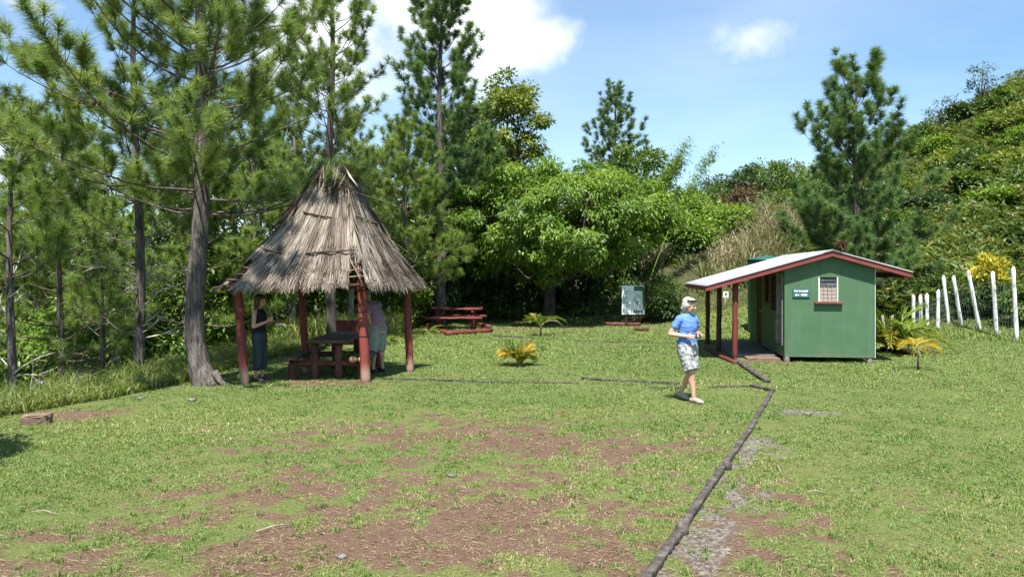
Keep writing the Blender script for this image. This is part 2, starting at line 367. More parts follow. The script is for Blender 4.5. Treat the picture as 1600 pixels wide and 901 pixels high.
def leaves(Cn, D, Nn, L, W, fold=.15, tint=None):
    """diamond leaves: base at Cn, axis D, normal Nn"""
    D = unit(D); S = unit(np.cross(D, Nn)); Nn = np.cross(S, D)
    n = len(Cn); L = np.broadcast_to(L, (n,))[:, None]; W = np.broadcast_to(W, (n,))[:, None]
    b = Cn; t = Cn + D * L - Nn * L * .12
    mid = Cn + D * L * .45 + Nn * W * fold
    V = np.stack([b, mid - S * W * .5, t, mid + S * W * .5], 1).reshape(-1, 3)
    i = np.arange(n)[:, None] * 4
    F = np.concatenate([i + np.array([[0, 1, 2]]), i + np.array([[0, 2, 3]])])
    T = np.repeat(tint if tint is not None else np.full(n, .5), 4)
    return V, F, T
def needles(p, d, L, w, rng, tint):
    d = unit(d); s = unit(np.cross(d, rdir(len(d), rng)))
    L = np.broadcast_to(L, (len(p),))[:, None]
    tip = p + d * L; tip[:, 2] -= (L[:, 0] * .1)
    V = np.stack([p - s * w * .5, p + s * w * .5, tip], 1).reshape(-1, 3)
    F = np.arange(len(p) * 3).reshape(-1, 3)
    return V, F, np.repeat(tint, 3)
def strips(p, d, h, w, bend, rng, tint):
    """upright grass blades: base p, lean direction d (xy), height h, width w"""
    n = len(p); h = np.broadcast_to(h, (n,))[:, None]; w = np.broadcast_to(w, (n,))[:, None]; bend = np.broadcast_to(bend, (n,))[:, None]
    az = rng.random(n) * np.pi * 2
    s = np.stack([np.cos(az), np.sin(az), np.zeros(n)], 1)
    up = np.array([[0, 0, 1.]])
    m = p + up * h * .55 + d * h * bend * .25; t = p + up * h * (1 - .35 * bend) + d * h * bend
    V = np.stack([p - s * w * .5, p + s * w * .5, m - s * w * .4, m + s * w * .4, t], 1).reshape(-1, 3)
    i = np.arange(n)[:, None] * 5
    F = np.concatenate([i + np.array([[0, 1, 3]]), i + np.array([[0, 3, 2]]), i + np.array([[2, 3, 4]])])
    return V, F, np.repeat(tint, 5)

# ------------------------------------------------------------------ GROUND
def build_ground():
    def axis(parts):
        a = []
        for x0, x1, st in parts: a.append(np.arange(x0, x1, st))
        return np.concatenate(a)
    xs = axis([(-600, -80, 40), (-80, -24, 4), (-24, -9, .6), (-9, 11, .075), (11, 26, .4), (26, 80, 1.5), (80, 601, 40)])
    ys = axis([(-300, -20, 40), (-20, 3, 2), (3, 13, .075), (13, 31, .15), (31, 70, .6), (70, 120, 4), (120, 901, 60)])
    X, Y = np.meshgrid(xs, ys)
    x, y = X.ravel(), Y.ravel()
    z = terrain(x, y)
    near = ((x > -9) & (x < 11) & (y > 3) & (y < 31))
    z = z + near * ((fbm(x * 3, y * 3, 3) - .45) * .03)
    nx, ny = len(xs), len(ys)
    i = (np.arange(ny - 1)[:, None] * nx + np.arange(nx - 1)[None]).ravel()
    F = np.stack([i, i + 1, i + nx + 1, i + nx], 1)
    o = tri_mesh('lawn', np.stack([x, y, z], 1), F, M['ground'], None, None, True)
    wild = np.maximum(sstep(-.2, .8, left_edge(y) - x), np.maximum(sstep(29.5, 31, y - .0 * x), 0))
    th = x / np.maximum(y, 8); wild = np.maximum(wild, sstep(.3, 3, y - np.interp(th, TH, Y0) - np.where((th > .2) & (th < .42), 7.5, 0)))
    for n, v in (('soil', soil_mask(x, y)), ('gravel', gravel_mask(x, y)), ('wild', wild)):
        a = o.data.attributes.new(n, 'FLOAT', 'POINT'); a.data.foreach_set('value', np.ascontiguousarray(v, np.float32))
    tag(o, kind='structure')
build_ground()

def build_grass():
    rng = np.random.default_rng(11)
    parts = []
    # bands: y0, y1, blades per m2, blade height, width
    for y0, y1, den, h, w in ((4.6, 6.5, 8200, .024, .005), (6.5, 9, 5600, .025, .0065), (9, 13, 2700, .028, .0095),
                              (13, 18, 1050, .036, .015), (18, 25, 480, .042, .023), (25, 33, 190, .05, .034)):
        n = int((y1 - y0) * (y1 * 1.40) * den)
        y = y0 + (y1 - y0) * rng.random(n); x = (rng.random(n) - .5) * 1.40 * y1
        inside = (np.abs(x) < y * .70) & (x > left_edge(y) - .3)
        hut = (x > 4.9) & (x < 8.9 - 0 * y) & (y > 17.9) & (y < 22.3)
        s = soil_mask(x, y); g = gravel_mask(x, y)
        cl = fbm(x * 7, y * 7, 3)
        keep = inside & ~hut & (rng.random(n) > np.clip(s * 1.0, 0, .93)) & (rng.random(n) > np.clip(g * .95, 0, .9)) & (rng.random(n) < sstep(.2, .5, cl) + .25)
        x, y, s, cl = x[keep], y[keep], s[keep], cl[keep]; n = len(x)
        z = terrain(x, y) - .004
        a = rng.random(n) * np.pi * 2
        d = np.stack([np.cos(a), np.sin(a), np.zeros(n)], 1)
        pat = fbm(x * .5 + 9, y * .5, 4)
        dry = sstep(.42, .62, fbm(x * .8 + 70, y * .8, 4)) * .24 * (1 - .6 * sstep(11, 16, y)) + s * .75
        tint = np.clip(.16 + .55 * pat * rng.random(n) + .22 * rng.random(n) + dry * rng.random(n) ** .7, 0, 1)
        hs = 1 - .45 * s
        tint = np.where(rng.random(n) < .03 + .3 * dry, .85 + .15 * rng.random(n), tint)
        pat2 = fbm(x * .22 + 3, y * .3 + 14, 3) - .45; pat3 = fbm(x * 2.3, y * 2.3 + 40, 3) - .45
        tint = np.clip(tint + .4 * pat2 + .25 * pat3, 0, 1)
        hh = hs * h * (.5 + .9 * rng.random(n)) * (.6 + .8 * pat) * (1 + 1.6 * np.clip(pat3, -.3, .4))
        parts.append(strips(np.stack([x, y, z], 1), d, hh, w * (.7 + .6 * rng.random(n)), .5 + .7 * rng.random(n), rng, tint))
    # coarse tufts of longer blades
    n = 1300
    cx = (rng.random(n) - .5) * 12; cy = 4.8 + 7.5 * rng.random(n) ** 1.2
    keep = np.abs(cx) < cy * .7; cx, cy = cx[keep], cy[keep]; n = len(cx); k = 13
    x = np.repeat(cx, k) + rng.normal(size=n * k) * .02; y = np.repeat(cy, k) + rng.normal(size=n * k) * .02
    a = rng.random(n * k) * np.pi * 2; d = np.stack([np.cos(a), np.sin(a), 0 * a], 1)
    parts.append(strips(np.stack([x, y, terrain(x, y)], 1), d, .03 + .07 * rng.random(n * k) * np.repeat(rng.random(n), k), .007, .5 + .6 * rng.random(n * k), rng, np.clip(.3 + .35 * rng.random(n * k), 0, 1)))
    V, F, T = join(parts)
    tag(tri_mesh('lawn_grass', V, F, M['grass'], None, T), 'short mown green and yellowing grass over the lawn', 'grass', kind='stuff')
    # dead needles and straw
    n = 42000
    y = 4.7 + 12 * rng.random(n) ** 1.5; x = (rng.random(n) - .5) * 1.4 * y
    k = rng.random(n) < .35 + .65 * np.maximum(soil_mask(x, y), gravel_mask(x, y)); x, y = x[k], y[k]; n = len(x)
    a = rng.normal(size=n) * .6; d = np.stack([np.cos(a), np.sin(a), .12 * rng.normal(size=n)], 1)
    p = np.stack([x, y, terrain(x, y) + .012], 1)
    V, F, T = leaves(p, d, np.tile([[0, 0, 1.]], (n, 1)), .025 + .07 * rng.random(n) ** 2, .0024 + .0005 * y, 0, rng.random(n))
    tag(tri_mesh('pine_litter', V, F, M['litter'], None, T), 'dry straw and fallen pine needles strewn over the bare soil', 'litter', kind='stuff')
build_grass()

# ------------------------------------------------------------------ TREES
def path(p0, d0, L, n, rng, up=.0, jit=.08):
    """polyline of length L that starts along d0 and bends upwards by up"""
    P = [np.array(p0, float)]; d = np.array(d0, float); d /= np.linalg.norm(d)
    for k in range(n):
        P.append(P[-1] + d * L / n)
        d = d + np.array([0, 0, up / n]) + rng.normal(size=3) * jit; d /= np.linalg.norm(d)
    return np.array(P)

def pine(root, seed, H, r0, z0, Rm, needle_mat='needle', bark='bark', nlen=.2, nw=.007, dens=210, step=.5, per=4, tw=5.0, bend=(), top_up=1.0, shape=None,
         dead=0, cones=0, branch_mat='branch', flare=1.35, elev=(8, 48), share=.5, tube_seg=12, zmax=99, avoid=None):
    rng = np.random.default_rng(seed)
    zs = np.linspace(0, H, 26)
    bx = np.interp(zs, [b[0] for b in bend], [b[1] for b in bend]) if bend else .06 * np.sin(zs * .7 + seed)
    by = np.interp(zs, [b[0] for b in bend], [b[2] for b in bend]) if bend else .06 * np.cos(zs * .6 + seed)
    tr = r0 * (1 - zs / H) ** .8 + .012
    tr = tr * (1 + (flare - 1) * np.exp(-zs / .25))
    P = np.stack([bx, by, zs - .15], 1)
    # finer trunk
    zi = np.linspace(-.15, H - .15, 90); Pf = np.stack([np.interp(zi, P[:, 2], P[:, 0]), np.interp(zi, P[:, 2], P[:, 1]), zi], 1)
    V, F = tube(Pf, np.interp(zi, P[:, 2], tr), tube_seg, True, 1, .16)
    tri_mesh('trunk', V, F, M[bark], root, None, True)
    at = lambda z: np.array([np.interp(z, P[:, 2], P[:, 0]), np.interp(z, P[:, 2], P[:, 1]), z])
    wood, axes, cone_pts, deadw = [], [], [], []
    z = z0
    shape = shape or (lambda t: (1 - t) ** .75 * .92 + .1)
    while z < min(H - .15, zmax):
        t = (z - z0) / (H - z0)
        nb = max(2, int(round(per * (.8 + .5 * rng.random()))))
        a0 = rng.random() * 6.28
        for k in range(nb):
            a = a0 + 6.28 * k / nb + rng.normal() * .25
            L = Rm * shape(t) * (.7 + .5 * rng.random())
            if avoid and z < avoid[2] and avoid[0] < ((a + math.pi) % (2 * math.pi)) - math.pi < avoid[1]: L *= avoid[3]
            e = R(elev[0] + (elev[1] - elev[0]) * t + rng.normal() * 7)
            d = np.array([math.cos(a) * math.cos(e), math.sin(a) * math.cos(e), math.sin(e)])
            B = path(at(z + rng.normal() * .08), d, L, 7, rng, top_up * (.55 + .4 * rng.random()), .07)
            br = np.linspace(.007 + .0062 * L, .004, 8)
            wood.append(tube(B, br, 5, False))
            seg = lambda s: (np.array([np.interp(s * 7, range(8), B[:, c]) for c in range(3)]))
            axes.append((seg(1 - min(.34, L * .5) / L), seg(1), 1.1))
            ntw = int(L * tw * 1.1 * (.7 + .5 * rng.random()))
            for q in range(ntw):
                s = 1 - share * 1.35 * rng.random() ** .9 if q else .97
                s = min(max(s, .22), .97)
                b0 = seg(s); bd = unit(seg(min(1, s + .06)) - seg(max(0, s - .06)))
                side = (1 if q % 2 else -1) * R(28 + 38 * rng.random())
                ca, sa = math.cos(side), math.sin(side)
                td = np.array([bd[0] * ca - bd[1] * sa, bd[0] * sa + bd[1] * ca, bd[2] + .25 * rng.random() + .1])
                tl = (.28 + .5 * rng.random()) * min(1.15, .5 + L * .28) * (1.05 - .3 * s)
                Tn = path(b0, td, tl, 3, rng, 1.1 * top_up, .1)
                wood.append(tube(Tn, [.006, .005, .004, .003], 4, False))
                axes.append((Tn[2] * .6 + Tn[1] * .4, Tn[3], 1.15))
            if cones and rng.random() < .45: cone_pts.append(seg(.45 + .4 * rng.random()))
        z += step * (.75 + .5 * rng.random())
    axes.append((at(H - .55), at(H - .12), 1.4))
    for k in range(dead):
        zz = (.28 + .72 * rng.random()) * z0 + .15; a = rng.random() * 6.28; L = .5 + 1.0 * rng.random()
        e = R(5 + 35 * rng.random())
        B = path(at(zz), (math.cos(a) * math.cos(e), math.sin(a) * math.cos(e), math.sin(e)), L, 5, rng, -.1, .13)
        deadw.append(tube(B, np.linspace(.016, .006, 6), 5, False))
        for q in range(3):
            s = 1 + rng.integers(0, 4); dd = unit(B[s + 1] - B[s]) + rng.normal(size=3) * .5
            deadw.append(tube(path(B[s], dd, .2 + .3 * rng.random(), 3, rng, 0, .1), [.006, .005, .004, .002], 4, False))
    if len(deadw) <= 24: wood += deadw
    if wood:
        V, F, T = join(wood); tri_mesh('branches', V, F, M[branch_mat], root, None, True)
    if deadw and len(deadw) > 24:
        V, F, T = join(deadw); tri_mesh('dead_branches', V, F, M['twig'], root, None, True)
    p0 = np.array([a[0] for a in axes]); p1 = np.array([a[1] for a in axes]); ww = np.array([a[2] for a in axes])
    ln = np.linalg.norm(p1 - p0, axis=1)
    n = np.maximum(10, (dens * ln * ww + dens * .16)).astype(int)
    idx = np.repeat(np.arange(len(axes)), n); m = len(idx)
    u = rng.random(m) ** .8
    p = p0[idx] + (p1 - p0)[idx] * u[:, None]
    ax = unit(p1 - p0)[idx]; rad = rdir(m, rng); rad = unit(rad - ax * (rad * ax).sum(1, keepdims=True))
    ph = R(26) + R(56) * rng.random(m) ** .9
    d = ax * np.cos(ph)[:, None] + rad * np.sin(ph)[:, None]
    bt = rng.random(len(axes))
    tint = np.clip(.15 + .35 * bt[idx] + .4 * rng.random(m) ** 1.4, 0, 1)
    tint = np.where(rng.random(m) < .02, 1, tint)
    V, F, T = needles(p, d, nlen * (.7 + .45 * rng.random(m)), nw, rng, tint)
    tri_mesh('needle_crown', V, F, M[needle_mat], root, T)
    for c in cone_pts[:cones]:
        for q in range(2):
            bm = bmesh.new(); bmesh.ops.create_icosphere(bm, subdivisions=2, radius=.034)
            for v in bm.verts:
                v.co.z *= 1.5; v.co += v.normal * .006 * math.sin(v.co.z * 300 + v.co.x * 200)
            bmesh.ops.translate(bm, verts=bm.verts, vec=Vector(c) + Vector((.04 * (q * 2 - 1), .02, -.03)))
            bm_obj('pine_cone', bm, M['cone'], root)
    return root

def tree_root(name, label, cat, px, Y, group=None, rz=0, dz=0):
    x = wx(px, Y); return thing(name, label, cat, (x, Y, tz(x, Y) + dz), rz, group)
def dup(root, loc, rz, label, scale=1.0):
    r = root.copy(); C.objects.link(r); r.location = loc; r.rotation_euler = (0, 0, rz); r.scale = (scale,) * 3; r['label'] = label
    for ch in list(root.children):
        c = ch.copy(); C.objects.link(c); c.parent = r
    return r

PG = 'pine trees round the clearing'
# foreground pine beside the thatched shelter
t = tree_root('pine_tree', 'large foreground pine with thick grey curved trunk standing left of the thatched shelter', 'pine tree', 322, 13.95, PG)
pine(t, 5, 11.5, .168, 3.1, 3.5, 'needle', 'bark', .25, .0095, 430, .43, 4.0, 4.4,
     bend=[(0, .08, -.05), (.15, .0, 0), (.3, -.07, 0), (.55, -.14, 0), (.85, -.19, 0), (1.2, -.215, 0), (1.7, -.205, .01), (2.3, -.16, .02), (3.4, -.09, 0), (5, -.08, 0), (7, -.12, .05), (11.5, -.1, 0)],
     cones=12, flare=1.5, avoid=(-1.3, .6, 4.4, .78), elev=(2, 46), share=.62, shape=lambda q: .98 - .38 * q, tube_seg=22, zmax=9.3)
# root flare
rts = []
for a, L in ((-.3, .3), (2.7, .14)):
    d = np.array([math.cos(a), math.sin(a), 0]); p = np.array([.06, -.05, .25]) + d * .14
    rts.append(tube([p, p + d * L * .35 - [0, 0, .17], p + d * L * .8 - [0, 0, .25], p + d * L * 1.2 - [0, 0, .3]], [.075, .07, .045, .025], 10, True, .7, .08))
V, F, _ = join(rts); tri_mesh('roots', V, F, M['bark'], t, None, True)

t = tree_root('pine_tree', 'slender pine with pale flaking trunk and dead lower branches, left of the large foreground pine', 'pine tree', 214, 16.0, PG)
pine(t, 12, 10.5, .105, 3.3, 2.1, 'needle', 'bark', .21, .009, 340, .5, 3.8, 4.4, dead=26, elev=(2, 45), zmax=9.8, shape=lambda q: .95 - .7 * q)
t = tree_root('pine_tree', 'thin straight pine at the far left edge rising from the tall grass', 'pine tree', 22, 13.0, PG)
pine(t, 21, 5.7, .07, 2.4, 1.5, 'needle_yellow', 'bark', .22, .008, 430, .42, 4.4, 5.6, dead=8, elev=(2, 45), shape=lambda q: .95 - .7 * q)
t = tree_root('pine_tree', 'small slim pine between the two left trunks with low green branches', 'pine tree', 97, 18.5, PG)
pine(t, 33, 7.6, .075, 1.3, 2.0, 'needle_yellow', 'bark_dark', .21, .010, 340, .4, 4.4, 5.4, dead=4, elev=(0, 45))
t = tree_root('pine_sapling', 'dark forked young pine stem among tall grass, in front of the bushes at left', 'pine tree', 155, 15.6, PG)
pine(t, 44, 2.9, .05, 1.0, 1.0, 'needle_yellow', 'bark_dark', .2, .009, 170, .35, 3, 4.4, dead=5, elev=(12, 50))
t = tree_root('pine_tree', 'dark trunked pine directly behind the picnic table of the thatched shelter', 'pine tree', 516, 21.5, PG)
pine(t, 52, 12.5, .14, 3.2, 2.3, 'needle', 'bark_dark', .23, .011, 360, .46, 4.2, 4.4, dead=6, elev=(5, 50), zmax=10.6, shape=lambda q: .98 - .6 * q)
t = tree_root('pine_tree', 'thin pale trunked pine behind the woman in the black top', 'pine tree', 459, 24.0, PG)
pine(t, 61, 8.2, .1, 3.0, 1.8, 'needle_yellow', 'bark_pale', .21, .012, 260, .5, 4, 5, dead=5)
t = tree_root('pine_tree', 'thin pale trunked pine seen just left of the front shelter post', 'pine tree', 551, 25.5, PG)
pine(t, 67, 7.2, .1, 3.0, 1.8, 'needle_yellow', 'bark_pale', .21, .012, 260, .5, 4, 5, dead=5)
t = tree_root('pine_tree', 'tallest pine with long bare trunk right behind the red picnic table', 'pine tree', 689, 29.3, PG)
pine(t, 74, 13.2, .2, 4.3, 2.9, 'needle_blue', 'bark', .28, .018, 290, .5, 4.6, 4.6, dead=5, elev=(12, 50), top_up=1.15, shape=lambda q: .9 - .35 * q if q < .75 else .64 * (1.18 - q) / .43, share=.75)
t = tree_root('pine_tree', 'dense conical pine far behind the spreading leafy tree, alone against the sky', 'pine tree', 960, 46, PG)
pine(t, 83, 10.9, .2, 4.0, 3.0, 'needle_blue', 'bark', .3, .026, 190, .55, 5, 3.4, elev=(10, 48), top_up=1.1, share=.75)
t = tree_root('pine_tree', 'broad bushy pine rising behind the green hut', 'pine tree', 1338, 29.5, PG)
pine(t, 95, 9.1, .16, .8, 3.5, 'needle_blue', 'bark', .31, .02, 300, .5, 4.8, 4.0, elev=(10, 44), top_up=1.05, share=.66, shape=lambda q: .95 - .5 * q if q < .7 else .6 - 1.1 * (q - .7))
t = tree_root('pine_tree', 'bushy light green young pine left of the tallest pine', 'pine tree', 634, 26.5, PG)
pine(t, 101, 7.2, .11, 1.4, 2.5, 'needle_yellow', 'bark', .22, .013, 300, .42, 4.4, 5, elev=(4, 48))
bgp = t
for px, Y, s, rz, lab in ((290, 22, 1.12, 1.0, 'background pine between the slender pine and the large foreground trunk'),
                          (60, 23, 1.15, 2.2, 'background pine behind the small slim pine at left'),
                          (120, 30, 1.35, 3.1, 'background pine furthest back behind the slender pine'),
                          (400, 25, 1.2, 5.2, 'background pine above the left eave of the shelter')):
    x = wx(px, Y); dup(bgp, (x, Y, tz(x, Y)), rz, lab, s)

def broadleaf(root, seed, H, crown, trunk_r, nclump, per, leaf, mat, bark='bark_dark', fork=.3, clump=.55, flat=.6, droop=.35, lean=(0, 0), stems=1, limbs=9, inner=.35, tone=(.05, .95), aspect=.5, extra=None, trunk_name='trunk', crown_name='leaf_crown'):
    """crown = (rx, ry, z_bottom): ellipsoid between z_bottom and H"""
    rng = np.random.default_rng(seed)
    rx, ry, zb = crown; cz = (H + zb) / 2; rz = (H - zb) / 2
    c0 = np.array([lean[0], lean[1], cz])
    # clumps
    d = rdir(nclump, rng); rr = (inner + (1 - inner) * rng.random(nclump) ** .5)
    lump = .78 + .45 * rng.random(nclump)
    cl = c0 + d * rr[:, None] * np.array([rx, ry, rz]) * np.clip(lump, .7, 1.12)[:, None]
    if extra is not None: cl = np.concatenate([cl, np.array(extra)])
    nclump = len(cl)
    wood = []
    zf = max(.2, zb * fork + .1)
    tops = []
    for s in range(stems):
        off = np.array([(s - (stems - 1) / 2) * trunk_r * 1.5, 0, -.2])
        P = np.array([off, off * .9 + [0, 0, zf * .5], off * .8 + np.array([lean[0] * .1, lean[1] * .1, zf])])
        wood.append(tube(P, [trunk_r * 1.3, trunk_r, trunk_r * .85], 10, False, 1, .15)); tops.append(P[-1])
    mains = []
    for k in range(limbs):
        a = 6.28 * k / limbs + rng.normal() * .3
        tgt = c0 + np.array([math.cos(a) * rx * .62, math.sin(a) * ry * .62, rz * (.1 + .5 * rng.random() - .15)])
        if k == 0: tgt = c0 + np.array([0, 0, rz * .8])
        p0 = tops[k % stems]
        m1 = p0 + (tgt - p0) * .4 + np.array([0, 0, -.08 * rx]) + rng.normal(size=3) * .08 * rx
        m2 = p0 + (tgt - p0) * .72 + rng.normal(size=3) * .06 * rx
        P = np.array([p0, p0 * .7 + m1 * .3, m1, m2, tgt])
        r = trunk_r * .62
        wood.append(tube(P, [r, r * .8, r * .6, r * .42, r * .2], 7, False, 1, .1)); mains.append(P)
    mp = np.concatenate([m[1:] for m in mains])
    for c in cl[::2]:
        j = np.argmin(((mp - c) ** 2).sum(1)); p0 = mp[j]
        mid = (p0 + c) / 2 + rng.normal(size=3) * .07 + [0, 0, .06]
        wood.append(tube([p0, mid, c], [trunk_r * .14, trunk_r * .09, .006], 5, False))
    V, F, T = join(wood); tri_mesh(trunk_name, V, F, M[bark], root, None, True)
    n = np.maximum(5, per * (.6 + .8 * rng.random(nclump))).astype(int); idx = np.repeat(np.arange(nclump), n); m = len(idx)
    cs = clump * (.65 + .7 * rng.random(nclump))
    g = rdir(m, rng) * (rng.random(m) ** .45)[:, None]
    pos = cl[idx] + g * cs[idx][:, None] * np.array([1, 1, flat])
    out = unit(pos - c0); D = g * .7 + out * .5 + rng.normal(size=(m, 3)) * .45; D[:, 2] -= droop + .25 * rng.random(m)
    Nn = np.array([0, 0, 1.]) + out * .35 + rng.normal(size=(m, 3)) * .42
    ct = rng.random(nclump)
    tint = tone[0] + (tone[1] - tone[0]) * np.clip(.42 * ct[idx] + .58 * rng.random(m), 0, 1)
    L = leaf * (.65 + .7 * rng.random(m))
    V, F, T = leaves(pos, D, Nn, L, L * aspect, .2, tint)
    tri_mesh(crown_name, V, F, M[mat], root, T); return root

# the spreading tree in the middle
t = tree_root('spreading_tree', 'wide spreading leafy tree with short forked twin trunk, over the dark shade in the middle', 'tree', 858, 31.0)
broadleaf(t, 3, 6.15, (4.45, 3.4, 1.95), .15, 300, 250, .155, 'leaf_bright', 'bark_dark', .8, .58, .58, .6, lean=(.15, -.3), stems=2, limbs=12, inner=.58,
          tone=(.0, .98))
t = tree_root('broadleaf_tree', 'tall olive yellow tree rising behind the spreading tree, right of the tallest pine', 'tree', 792, 42)
broadleaf(t, 14, 11.9, (2.1, 2.1, 5.6), .2, 80, 120, .24, 'leaf_olive', 'bark_dark', .75, .62, .6, .25, limbs=8)
t = tree_root('broadleaf_tree', 'dark open crowned tree just right of the tallest pine trunk', 'tree', 722, 38)
broadleaf(t, 15, 9.6, (1.9, 2, 4.0), .16, 80, 110, .24, 'leaf_mid', 'bark_dark', .75, .6, .6, .3, limbs=8)

# woodland behind the lawn: px, Y, height, half width, zbottom, material, label
WG = 'woodland trees and shrubs behind the lawn'
WOOD = [
    (-30, 24, 6.2, 2.6, .6, 'leaf_mid', 'leafy tree at the left picture edge behind the thin straight pine'),
    (50, 24, 3.6, 2.1, .2, 'leaf_bright', 'sunlit leafy bush deep behind the small slim pine'),
    (150, 21.5, 3.0, 1.9, .15, 'leaf_bright', 'bright leafy shrub behind the forked young pine stem'),
    (210, 31, 7.2, 2.8, .8, 'leaf_mid', 'tall leafy tree filling the gap behind the slender pine'),
    (292, 23, 3.6, 1.9, .2, 'leaf_bright', 'sunlit bush behind the large foreground pine trunk'),
    (365, 23.5, 3.8, 1.7, .2, 'leaf_bright', 'bright creeper covered bush left of the shelter behind its post'),
    (400, 32, 8.6, 2.8, 1.0, 'leaf_mid', 'tall mid green tree behind the left slope of the thatched roof'),
    (440, 26, 3.4, 1.7, .2, 'leaf_mid', 'mid green bush seen under the thatch behind the woman in black'),
    (505, 27.5, 3.6, 1.9, .2, 'leaf_bright', 'sunlit bush seen under the thatch between the back posts'),
    (560, 33, 7.4, 2.6, 1.0, 'leaf_olive', 'yellowish tree behind the right slope of the thatched roof'),
    (590, 27.5, 3.8, 1.6, .2, 'leaf_bright', 'bright bush behind the person in the mauve shirt'),
    (640, 30.5, 4.6, 1.7, .3, 'leaf_mid', 'leafy bush right of the shelter, behind the bushy young pine'),
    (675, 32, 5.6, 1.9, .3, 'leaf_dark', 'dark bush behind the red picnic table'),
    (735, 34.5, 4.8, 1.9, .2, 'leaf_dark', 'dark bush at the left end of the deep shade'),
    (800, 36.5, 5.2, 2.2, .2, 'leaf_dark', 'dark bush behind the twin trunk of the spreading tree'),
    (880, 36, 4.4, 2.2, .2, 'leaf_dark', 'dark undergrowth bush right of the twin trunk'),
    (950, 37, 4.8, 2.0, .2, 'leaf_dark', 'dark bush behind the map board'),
    (1005, 39, 5.8, 2.1, .3, 'leaf_mid', 'mid green tree behind the right side of the spreading crown'),
    (1062, 41, 4.0, 2.0, .3, 'leaf_bright', 'bright bushy tree right of the spreading tree'),
    (1105, 47, 3.6, 2.0, .4, 'leaf_mid', 'round mid green tree above the left eave of the hut'),
    (1118, 42, 2.2, 1.3, .1, 'leaf_bright', 'low sunlit bush above the porch roof of the hut'),
    (1145, 39, 1.9, 1.2, .05, 'leaf_bright', 'low green bush among the reeds above the middle of the porch roof'),
    (1185, 40, 1.8, 1.2, .05, 'leaf_mid', 'green bush among the reeds behind the water tank'),
    (1085, 38, 1.9, 1.0, .05, 'leaf_bright', 'sunlit bush among the reeds above the left tip of the porch roof'),
    (1168, 44, 2.6, 1.7, .3, 'leaf_rust', 'brownish bush with dull leaves above the middle of the hut roof'),
    (1172, 54, 5.0, 2.0, 1.0, 'leaf_dark', 'dark layered tree on the skyline left of the bushy pine'),
    (1212, 55, 5.2, 1.8, 1.2, 'leaf_mid', 'skyline tree touching the left branches of the bushy pine'),
    (1225, 42, 2.4, 1.5, .2, 'leaf_mid', 'green bush left of the trunk of the bushy pine'),
    (1130, 55, 4.2, 2.0, .6, 'leaf_dark', 'small dark tree on the skyline above the porch'),
    (1290, 47, 4.0, 2.4, .3, 'leaf_mid', 'green bush hidden behind the bushy pine'),
    (1265, 56, 4.0, 2.4, .4, 'leaf_olive', 'olive bush on the ridge behind the bushy pine'),
]
for k, (px, Y, H, rw, zb, mt, lab) in enumerate(WOOD):
    if px > 1040: H, zb = H * .7, zb * .7
    x = wx(px, Y)
    t = thing('broadleaf_tree' if H > 3.4 else 'shrub', lab, 'tree' if H > 3.4 else 'shrub', (x, Y, tz(x, Y) - .1), 0, WG)
    nc = int(28 + 20 * rw * (H - zb) / 4)
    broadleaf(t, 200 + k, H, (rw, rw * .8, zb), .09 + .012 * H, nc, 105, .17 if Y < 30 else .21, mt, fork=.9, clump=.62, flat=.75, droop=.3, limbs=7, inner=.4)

# hillside trees and shrubs
HG = 'trees and shrubs on the hillside'
HILL = [
    (1425, 33.5, 1.5, 1.1, .05, 'leaf_bright', 'bright bush low on the slope just above the right eave'),
    (1468, 36, 1.4, 1.0, .05, 'leaf_olive', 'small olive bush low on the slope above the shorter fence posts'),
    (1590, 33, 1.5, 1.2, .05, 'leaf_dark', 'dark bush low on the slope above the rightmost fence post'),
    (1520, 46, 2.4, 1.3, .1, 'leaf_dark', 'dark shrub in the middle of the slope below the gaunt tree'),
    (1560, 52, 2.2, 1.4, .1, 'leaf_bright', 'bright shrub near the top of the slope by the right edge'),
    (1465, 53, 2.0, 1.2, .1, 'leaf_bright', 'bright shrub high on the slope right of the bushy pine'),
    (1600, 47, 2.4, 1.4, .1, 'leaf_bright', 'bright shrub on the upper slope touching the right edge'),
    (1590, 50, 3.2, 1.9, .4, 'leaf_olive', 'olive tree highest on the hill at the right picture edge'),
    (1562, 56, 2.4, 1.5, .4, 'leaf_mid', 'green tree on the hill crest near the right edge'),
    (1535, 57, 3.6, .95, 1.5, 'leaf_rust', 'gaunt bare looking tree standing tallest on the hill crest'),
    (1500, 57, 2.4, 1.0, .9, 'leaf_dark', 'small dark tree on the hill crest left of the gaunt tree'),
    (1474, 57, 2.6, 1.0, 1.2, 'leaf_rust', 'thin dull tree on the crest above the right end of the hut'),
    (1440, 57, 2.2, 1.3, .4, 'leaf_mid', 'crest shrub just right of the bushy pine top branches'),
    (1415, 48, 2.0, 1.6, .1, 'leaf_olive', 'olive shrub right beside the bushy pine on the slope'),
    (1480, 50, 2.0, 1.7, .1, 'leaf_olive', 'yellow green shrub on the upper slope above the fence start'),
    (1530, 48, 2.2, 1.8, .1, 'leaf_mid', 'mid green shrub in the middle of the upper slope'),
    (1575, 44, 2.0, 1.6, .1, 'leaf_olive', 'pale olive shrub on the slope above the yellow croton'),
    (1505, 43, 1.9, 1.6, .1, 'leaf_mid', 'low green shrub halfway up the slope'),
    (1450, 42, 2.2, 1.5, .1, 'leaf_dark', 'dark shrub on the slope right of the bushy pine'),
    (1405, 39, 2.4, 1.4, .1, 'leaf_mid', 'leafy shrub behind the right eave of the hut'),
    (1610, 40, 2.0, 1.5, .1, 'leaf_mid', 'shrub on the slope cut by the right picture edge'),
    (1555, 39, 1.6, 1.4, .1, 'leaf_bright', 'bright low shrub on the slope behind the fence'),
]
